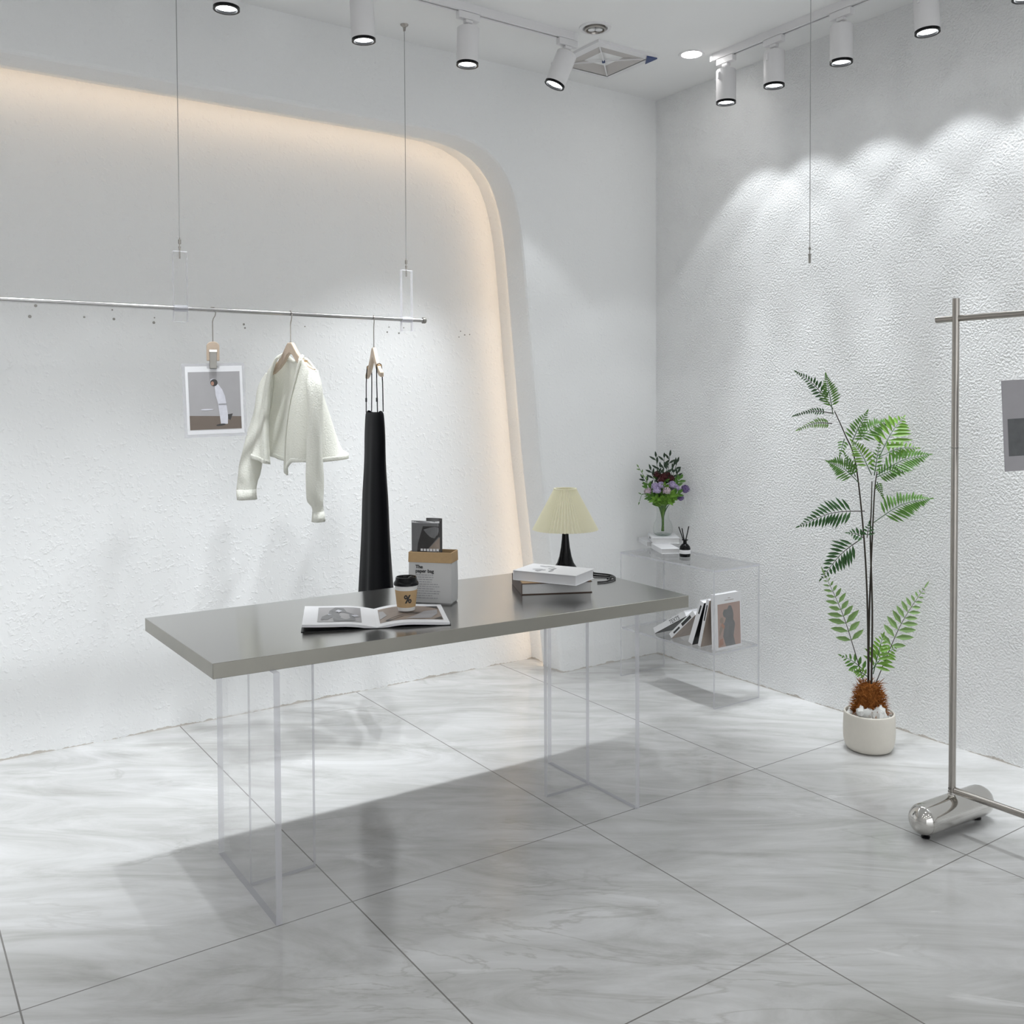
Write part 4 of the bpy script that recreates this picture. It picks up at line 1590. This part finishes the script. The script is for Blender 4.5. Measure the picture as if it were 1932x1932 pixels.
# ------------------------------------------------------------------ potted fern
PX, PY = -0.298, -1.572
t = thing('potted_fern', 'artificial fern with tall thin stems in a cream round pot', 'plant', (PX, PY, 0))
m = MB()
pp_ = catmull([(0.070, 0.0), (0.086, 0.006), (0.097, 0.030), (0.1005, 0.065), (0.1005, 0.110), (0.0985, 0.145), (0.096, 0.152), (0.091, 0.150), (0.090, 0.120)], 5)
m.lathe([(0.0, 0.0)] + pp_ + [(0.0, 0.118)], 48, cap=False)
obj('pot', m, M_POT, t, smooth=True)
rg = random.Random(5)
m = MB()
m.smooth = True
for k in range(70):
    a, q = rg.uniform(0, 6.28), 0.082 * math.sqrt(rg.uniform(.1, 1))
    m.M = T(q * math.cos(a), q * math.sin(a), 0.128 + rg.uniform(0, .014)) @ Euler((rg.uniform(0, 3), rg.uniform(0, 3), rg.uniform(0, 3))).to_matrix().to_4x4()
    m.ball((0, 0, 0), rg.uniform(.009, .015), 8, 6, (1.3, 1, .7), .12, rg)
for k in range(6):
    a = math.atan2(-2.33, -3.35) + rg.uniform(-.9, .9)
    q = rg.uniform(.055, .070)
    m.M = T(q * math.cos(a), q * math.sin(a), 0.154 + rg.uniform(0, .012)) @ Euler((rg.uniform(0, 3), rg.uniform(0, 3), rg.uniform(0, 3))).to_matrix().to_4x4()
    m.ball((0, 0, 0), rg.uniform(.017, .026), 8, 6, (1.4, 1, .8), .25, rg)
m.M = Matrix.Identity(4)
pe = obj('pebbles', m, M_PEBBLE, t)
pe['kind'] = 'stuff'
# coir wrapped foot
m = MB()
m.lathe([(0.052, 0.11), (0.058, 0.14), (0.052, 0.18), (0.047, 0.215), (0.036, 0.25), (0.018, 0.268), (0.0, 0.27)], 20, cap=False)
for k in range(1500):
    a, z = rg.uniform(0, 6.28), rg.uniform(.135, .270)
    r0 = 0.057 - max(0, z - .15) * .16
    if z > .24:
        r0 *= rg.uniform(.3, 1)
    p = Vector((r0 * math.cos(a), r0 * math.sin(a), z))
    dd = Vector((math.cos(a + rg.uniform(-1.2, 1.2)), math.sin(a + rg.uniform(-1.2, 1.2)), rg.uniform(-.5, 1.3))).normalized()
    ln = rg.uniform(.016, .040)
    sd = dd.cross(Vector((rg.uniform(-1, 1), rg.uniform(-1, 1), rg.uniform(-1, 1)))).normalized() * .0014
    p2 = p + dd * ln * .6 + Vector((0, 0, -.002))
    p3 = p + dd * ln + Vector((0, 0, -.006))
    m.add([tuple(p - sd), tuple(p + sd), tuple(p2 + sd * .8), tuple(p2 - sd * .8), tuple(p3)], [(0, 1, 2, 3), (3, 2, 4)])
obj('coir_trunk', m, M_COIR, t)


def PL(u, w_, z):
    return ULAT * u + UDEP * w_ + Vector((0, 0, z))


for path, wd in (([(-0.004, 0.236), (-0.009, 0.559), (-0.022, 0.861), (-0.054, 1.163), (-0.105, 1.281), (-0.157, 1.374)], (0, 0, .01, .02, .0, -.03)),
                 ([(0.0, 0.236), (0.002, 0.559), (0.009, 0.883), (0.017, 1.055), (0.022, 1.13)], (.01, .01, .0, .0, -.01)),
                 ([(0.004, 0.247), (0.007, 0.559), (0.004, 0.861), (0.011, 0.969), (0.017, 1.087)], (-.01, -.008, .01, .02, .03))):
    m = MB()
    pts = catmull([tuple(PL(u, w_, z)) for (u, z), w_ in zip(path, wd)], 6)
    k_ = len(pts)
    m.tube(pts, [0.0042 - 0.0025 * i / k_ for i in range(k_)], 8)
    obj('main_stem', m, M_STEM, t, smooth=True)
FR = [(-0.153,1.383,-0.314,1.529,0.50,2,13,-0.32), (-0.153,1.361,-0.200,1.516,0.80,1,14,-0.48), (-0.157,1.365,-0.309,1.357,0.35,2,13,-0.12), (-0.157,1.324,-0.305,1.301,0.50,3,14,-0.41), (-0.107,1.260,-0.131,1.202,1.00,1,5,-0.52), (-0.078,1.245,-0.022,1.367,1.00,1,11,-0.12), (-0.072,1.238,0.118,1.333,0.75,1,17,0.50), (0.031,1.180,0.153,1.346,1.30,0,8,0.36), (0.037,1.189,0.205,1.221,0.90,0,8,0.32), (0.022,1.113,0.214,1.199,1.00,1,15,-0.33), (0.022,1.105,0.148,1.133,1.00,1,12,0.04), (0.004,1.115,-0.087,1.253,0.80,0,11,-0.27), (-0.050,1.087,-0.187,1.173,1.00,1,14,-0.39), (-0.061,1.109,-0.120,1.206,0.70,1,9,-0.47), (0.015,1.113,0.024,1.253,0.60,1,9,-0.34), (0.026,1.087,0.057,1.029,0.80,1,7,0.51), (-0.022,0.969,-0.266,0.900,1.00,2,15,0.39), (0.011,0.921,0.275,1.010,1.05,1,18,0.37), (-0.035,0.857,-0.179,0.684,1.00,2,12,0.36), (-0.022,0.857,-0.096,0.883,1.30,2,5,-0.37), (-0.013,0.861,-0.009,0.915,1.20,2,4,-0.23), (-0.024,0.275,-0.168,0.704,1.00,3,11,0.15), (0.026,0.268,0.261,0.641,1.00,3,11,0.28), (0.007,0.318,0.126,0.404,1.20,0,8,0.43), (-0.011,0.309,-0.100,0.370,1.20,1,6,0.46), (-0.009,0.296,-0.083,0.329,1.00,0,6,-0.50), (0.015,0.305,0.061,0.460,1.10,0,8,0.13)]
rg = random.Random(21)
VIEW = (-UDEP * 0.9 - ULAT * 0.25 + Vector((0, 0, 0.25))).normalized()
for (u0, z0, u1, z1_, wf, mi_, npair, dep) in FR:
    ln = math.hypot(u1 - u0, z1_ - z0)
    w1 = dep * ln * 0.7
    p0, p1 = PL(u0, 0.0, z0), PL(u1, w1, z1_)
    if p1.x + PX > -0.035:
        p1.x = -0.035 - PX
    sag = Vector((0, 0, ln * 0.09 * (1 if abs(u1 - u0) > .06 else .3)))
    mid = p0.lerp(p1, .5) + sag
    pts = [Vector(q) for q in catmull([tuple(p0), tuple(mid), tuple(p1)], 12)]
    m = MB()
    k_ = len(pts)
    m.mi = 1
    m.tube([tuple(q) for q in pts], [0.0020 - 0.0014 * i / k_ for i in range(k_)], 6)
    m.mi = 0
    nrm0 = (VIEW + Vector((rg.uniform(-.25, .25), rg.uniform(-.25, .25), rg.uniform(-.2, .3)))).normalized()
    wmax = min(0.080, max(0.030, ln * 0.40)) * wf
    start = 0.22 if ln > .15 else 0.12
    if z0 < .5 and ln > .3:
        start = 0.30
    for k in range(npair):
        q = start + (0.97 - start) * (k + .5) / npair
        i = min(k_ - 2, int(q * (k_ - 1)))
        p = pts[i].lerp(pts[i + 1], q * (k_ - 1) - i)
        tg = (pts[i + 1] - pts[i]).normalized()
        s_ = tg.cross(nrm0).normalized()
        f_ = (1 - ((q - start) / (1 - start)) ** 1.35) * min(1.0, .72 + (q - start) * 2.2)
        lw = max(0.008, wmax * f_)
        spacing = ln * (0.97 - start) / npair
        for sg in (-1, 1):
            dd = (s_ * sg + tg * (0.45 + .45 * q) + nrm0 * rg.uniform(-.3, .25) + Vector((0, 0, -.10))).normalized()
            leaf_quad(m, p, dd, lw * rg.uniform(.88, 1.12), min(spacing * .95, max(lw * .34, .006)), nrm0, .22)
    leaf_quad(m, pts[-2], (pts[-1] - pts[-3]), max(.02, ln * .10), .007, nrm0, .2)
    obj('frond', m, [LEAF[mi_], M_STEM if mi_ > 1 else LEAF[2]], t)

# ------------------------------------------------------------------ garment rack
GX, GY = -0.700, -2.165
t = thing('garment_rack', 'satin steel garment rack standing on polished roller feet near the stucco wall', 'garment rack', (GX, GY, 0))
RL = 1.25
for y in (0, -RL):
    m = MB()
    m.tube([(0, y, 0.108), (0, y, 1.748)], 0.0112, 20)
    po = obj('post', m, M_SATIN, t, smooth=True)
    m = MB()
    m.tube([(0, y, 1.258), (0, y, 1.262)], 0.0116, 20)
    obj('post_joint', m, M_DARKSTEEL, po, smooth=True)
    # roller shaped foot along x
    m = MB()
    pf = [(0.0, -0.190)] + [(0.050 * math.sin(R(a)), -0.140 - 0.050 * math.cos(R(a))) for a in range(10, 91, 10)] + [(0.050, 0.140)] + [(0.050 * math.cos(R(a)), 0.140 + 0.050 * math.sin(R(a))) for a in range(10, 90, 10)] + [(0.0, 0.190)]
    m.M = T(0, y, 0.062) @ RZ(R(-4)) @ RY(PI / 2)
    m.lathe(pf, 40, cap=False)
    fo = obj('roller_foot', m, M_CHROME, t, smooth=True, angle=60, label='polished steel roller shaped foot')
    m = MB()
    m.M = T(0, y, 0.104)
    m.lathe([(0.018, 0.0), (0.016, 0.006), (0.0125, 0.010), (0.0125, 0.018)], 24, cap=False)
    obj('post_collar', m, M_CHROME, t, smooth=True)
    for x in (-0.135, 0.135):
        m = MB()
        m.M = T(x, y - x * 0.07, 0)
        m.lathe([(0.0, 0.0), (0.013, 0.0), (0.014, 0.005), (0.006, 0.007), (0.006, 0.016), (0.0, 0.016)], 20, cap=False)
        obj('levelling_pad', m, M_BLACK, t, smooth=True)
m = MB()
m.tube([(0.004, 0.070, 1.683), (0.004, -RL - 0.07, 1.683)], 0.0105, 20)
obj('top_bar', m, M_SATIN, t, smooth=True)
m = MB()
m.tube([(0, -0.011, 0.128), (0, -RL + 0.011, 0.128)], 0.0112, 20)
obj('bottom_bar', m, M_SATIN, t, smooth=True)
for x, z in ((-0.013, 0.136), (0.006, 0.122)):
    m = MB()
    m.M = T(x, 0.0 if x < 0 else -0.014, z) @ RY(-PI / 2)
    m.lathe([(0.0045, -0.002), (0.0045, 0.004), (0.0, 0.005)], 12, cap=False)
    obj('bolt', m, M_DARKSTEEL, t, smooth=True)

PA2 = R(-30)
hr = (GX + 0.004, -2.418, 1.683)
clip_hanger('clip hanger with a wooden grip on the garment rack', hr, PA2, 0.112)
t = thing('photo_print', 'grey card with a dark photo hanging beside the garment rack post', 'photo print', (hr[0], hr[1], 1.683 - 0.112 - 0.096), (0, R(-3), PA2))
w, h = 0.108, 0.272
m = MB()
m.box((-w, -0.0008, -h), (w, 0.0008, 0.006))
obj('card', m, simple('grey_card', (0.36, 0.35, 0.37), 0.6, var=0.04), t)
m = MB()
m.box((-w + 0.015, -0.0014, -h + 0.046), (w - 0.015, -0.0009, -0.112))
obj('picture', m, simple('slate_photo', (0.10, 0.105, 0.11), 0.4, var=0.3, scale=40), t)

# ------------------------------------------------------------------ unseen ceiling downlights added beyond the frame as ambient fill
proto = None
k = 0
for y in (-3.0, -4.6, -6.2):
    for x in (-1.6, -3.2, -4.8, -6.4):
        lab = 'added round ceiling downlight for fill light, out of the picture'
        if proto is None:
            proto = thing('downlight', lab, 'downlight', (x, y, H), group='added fill downlights on the ceiling')
            m = MB()
            m.lathe([(0.090, 0.0), (0.088, -0.006), (0.077, -0.004), (0.075, 0.0)], 32, cap=False)
            obj('trim_ring', m, M_WHITE, proto, smooth=True)
            m = MB()
            m.lathe([(0.0, -0.003), (0.076, -0.003)], 32, cap=False)
            obj('diffuser', m, M_DOWN, proto)
            li = bpy.data.lights.new('glow', 'AREA')
            li.shape = 'DISK'
            li.size = 0.15
            li.energy = 1.6
            li.color = (1.0, 0.985, 0.96)
            lo = bpy.data.objects.new('glow', li)
            COL.objects.link(lo)
            lo.parent = proto
            lo.location = (0, 0, -0.006)
        else:
            c_ = copy_tree(proto)
            c_.location = (x, y, H)

# ------------------------------------------------------------------ world: even white fill light added, entering by the unseen front opening
w_ = bpy.data.worlds.new('front_fill')
SC.world = w_
w_.use_nodes = True
bg = w_.node_tree.nodes['Background']
bg.inputs[0].default_value = (0.96, 0.985, 1.0, 1)
bg.inputs[1].default_value = 1.36

# ------------------------------------------------------------------ camera (level phone shot, cropped: lens shift)
cam = bpy.data.cameras.new('camera')
co = bpy.data.objects.new('camera', cam)
COL.objects.link(co)
YAW, PITCH, ROLL, FPX, CYP = 0.9700410957676174, 0.027521822772011484, -0.004708215450389013, 1784.2024203006065, 805.9905938360004
fw = Vector((math.cos(YAW) * math.cos(PITCH), math.sin(YAW) * math.cos(PITCH), -math.sin(PITCH)))
rt = Vector((math.sin(YAW), -math.cos(YAW), 0))
up = rt.cross(fw)
r2 = rt * math.cos(ROLL) + up * math.sin(ROLL)
u2 = up * math.cos(ROLL) - rt * math.sin(ROLL)
co.matrix_world = Matrix(((r2.x, u2.x, -fw.x, -3.646389), (r2.y, u2.y, -fw.y, -3.898282), (r2.z, u2.z, -fw.z, 1.42), (0, 0, 0, 1)))
cam.sensor_width = 36
cam.lens = FPX / 1932 * 36
cam.shift_y = -(966 - CYP) / 1932
cam.clip_start = 0.05
SC.camera = co

SC.view_settings.view_transform = 'Standard'
SC.view_settings.look = 'None'
SC.view_settings.exposure = 0.37
SC.view_settings.gamma = 1.0
SC.view_settings.use_curve_mapping = False
cy_ = SC.cycles
cy_.use_denoising = True
cy_.max_bounces = 9
cy_.diffuse_bounces = 4
cy_.glossy_bounces = 4
cy_.use_adaptive_sampling = True
cy_.adaptive_threshold = 0.04
cy_.transparent_max_bounces = 32
cy_.caustics_reflective = False
cy_.caustics_refractive = False
cy_.sample_clamp_indirect = 6.0
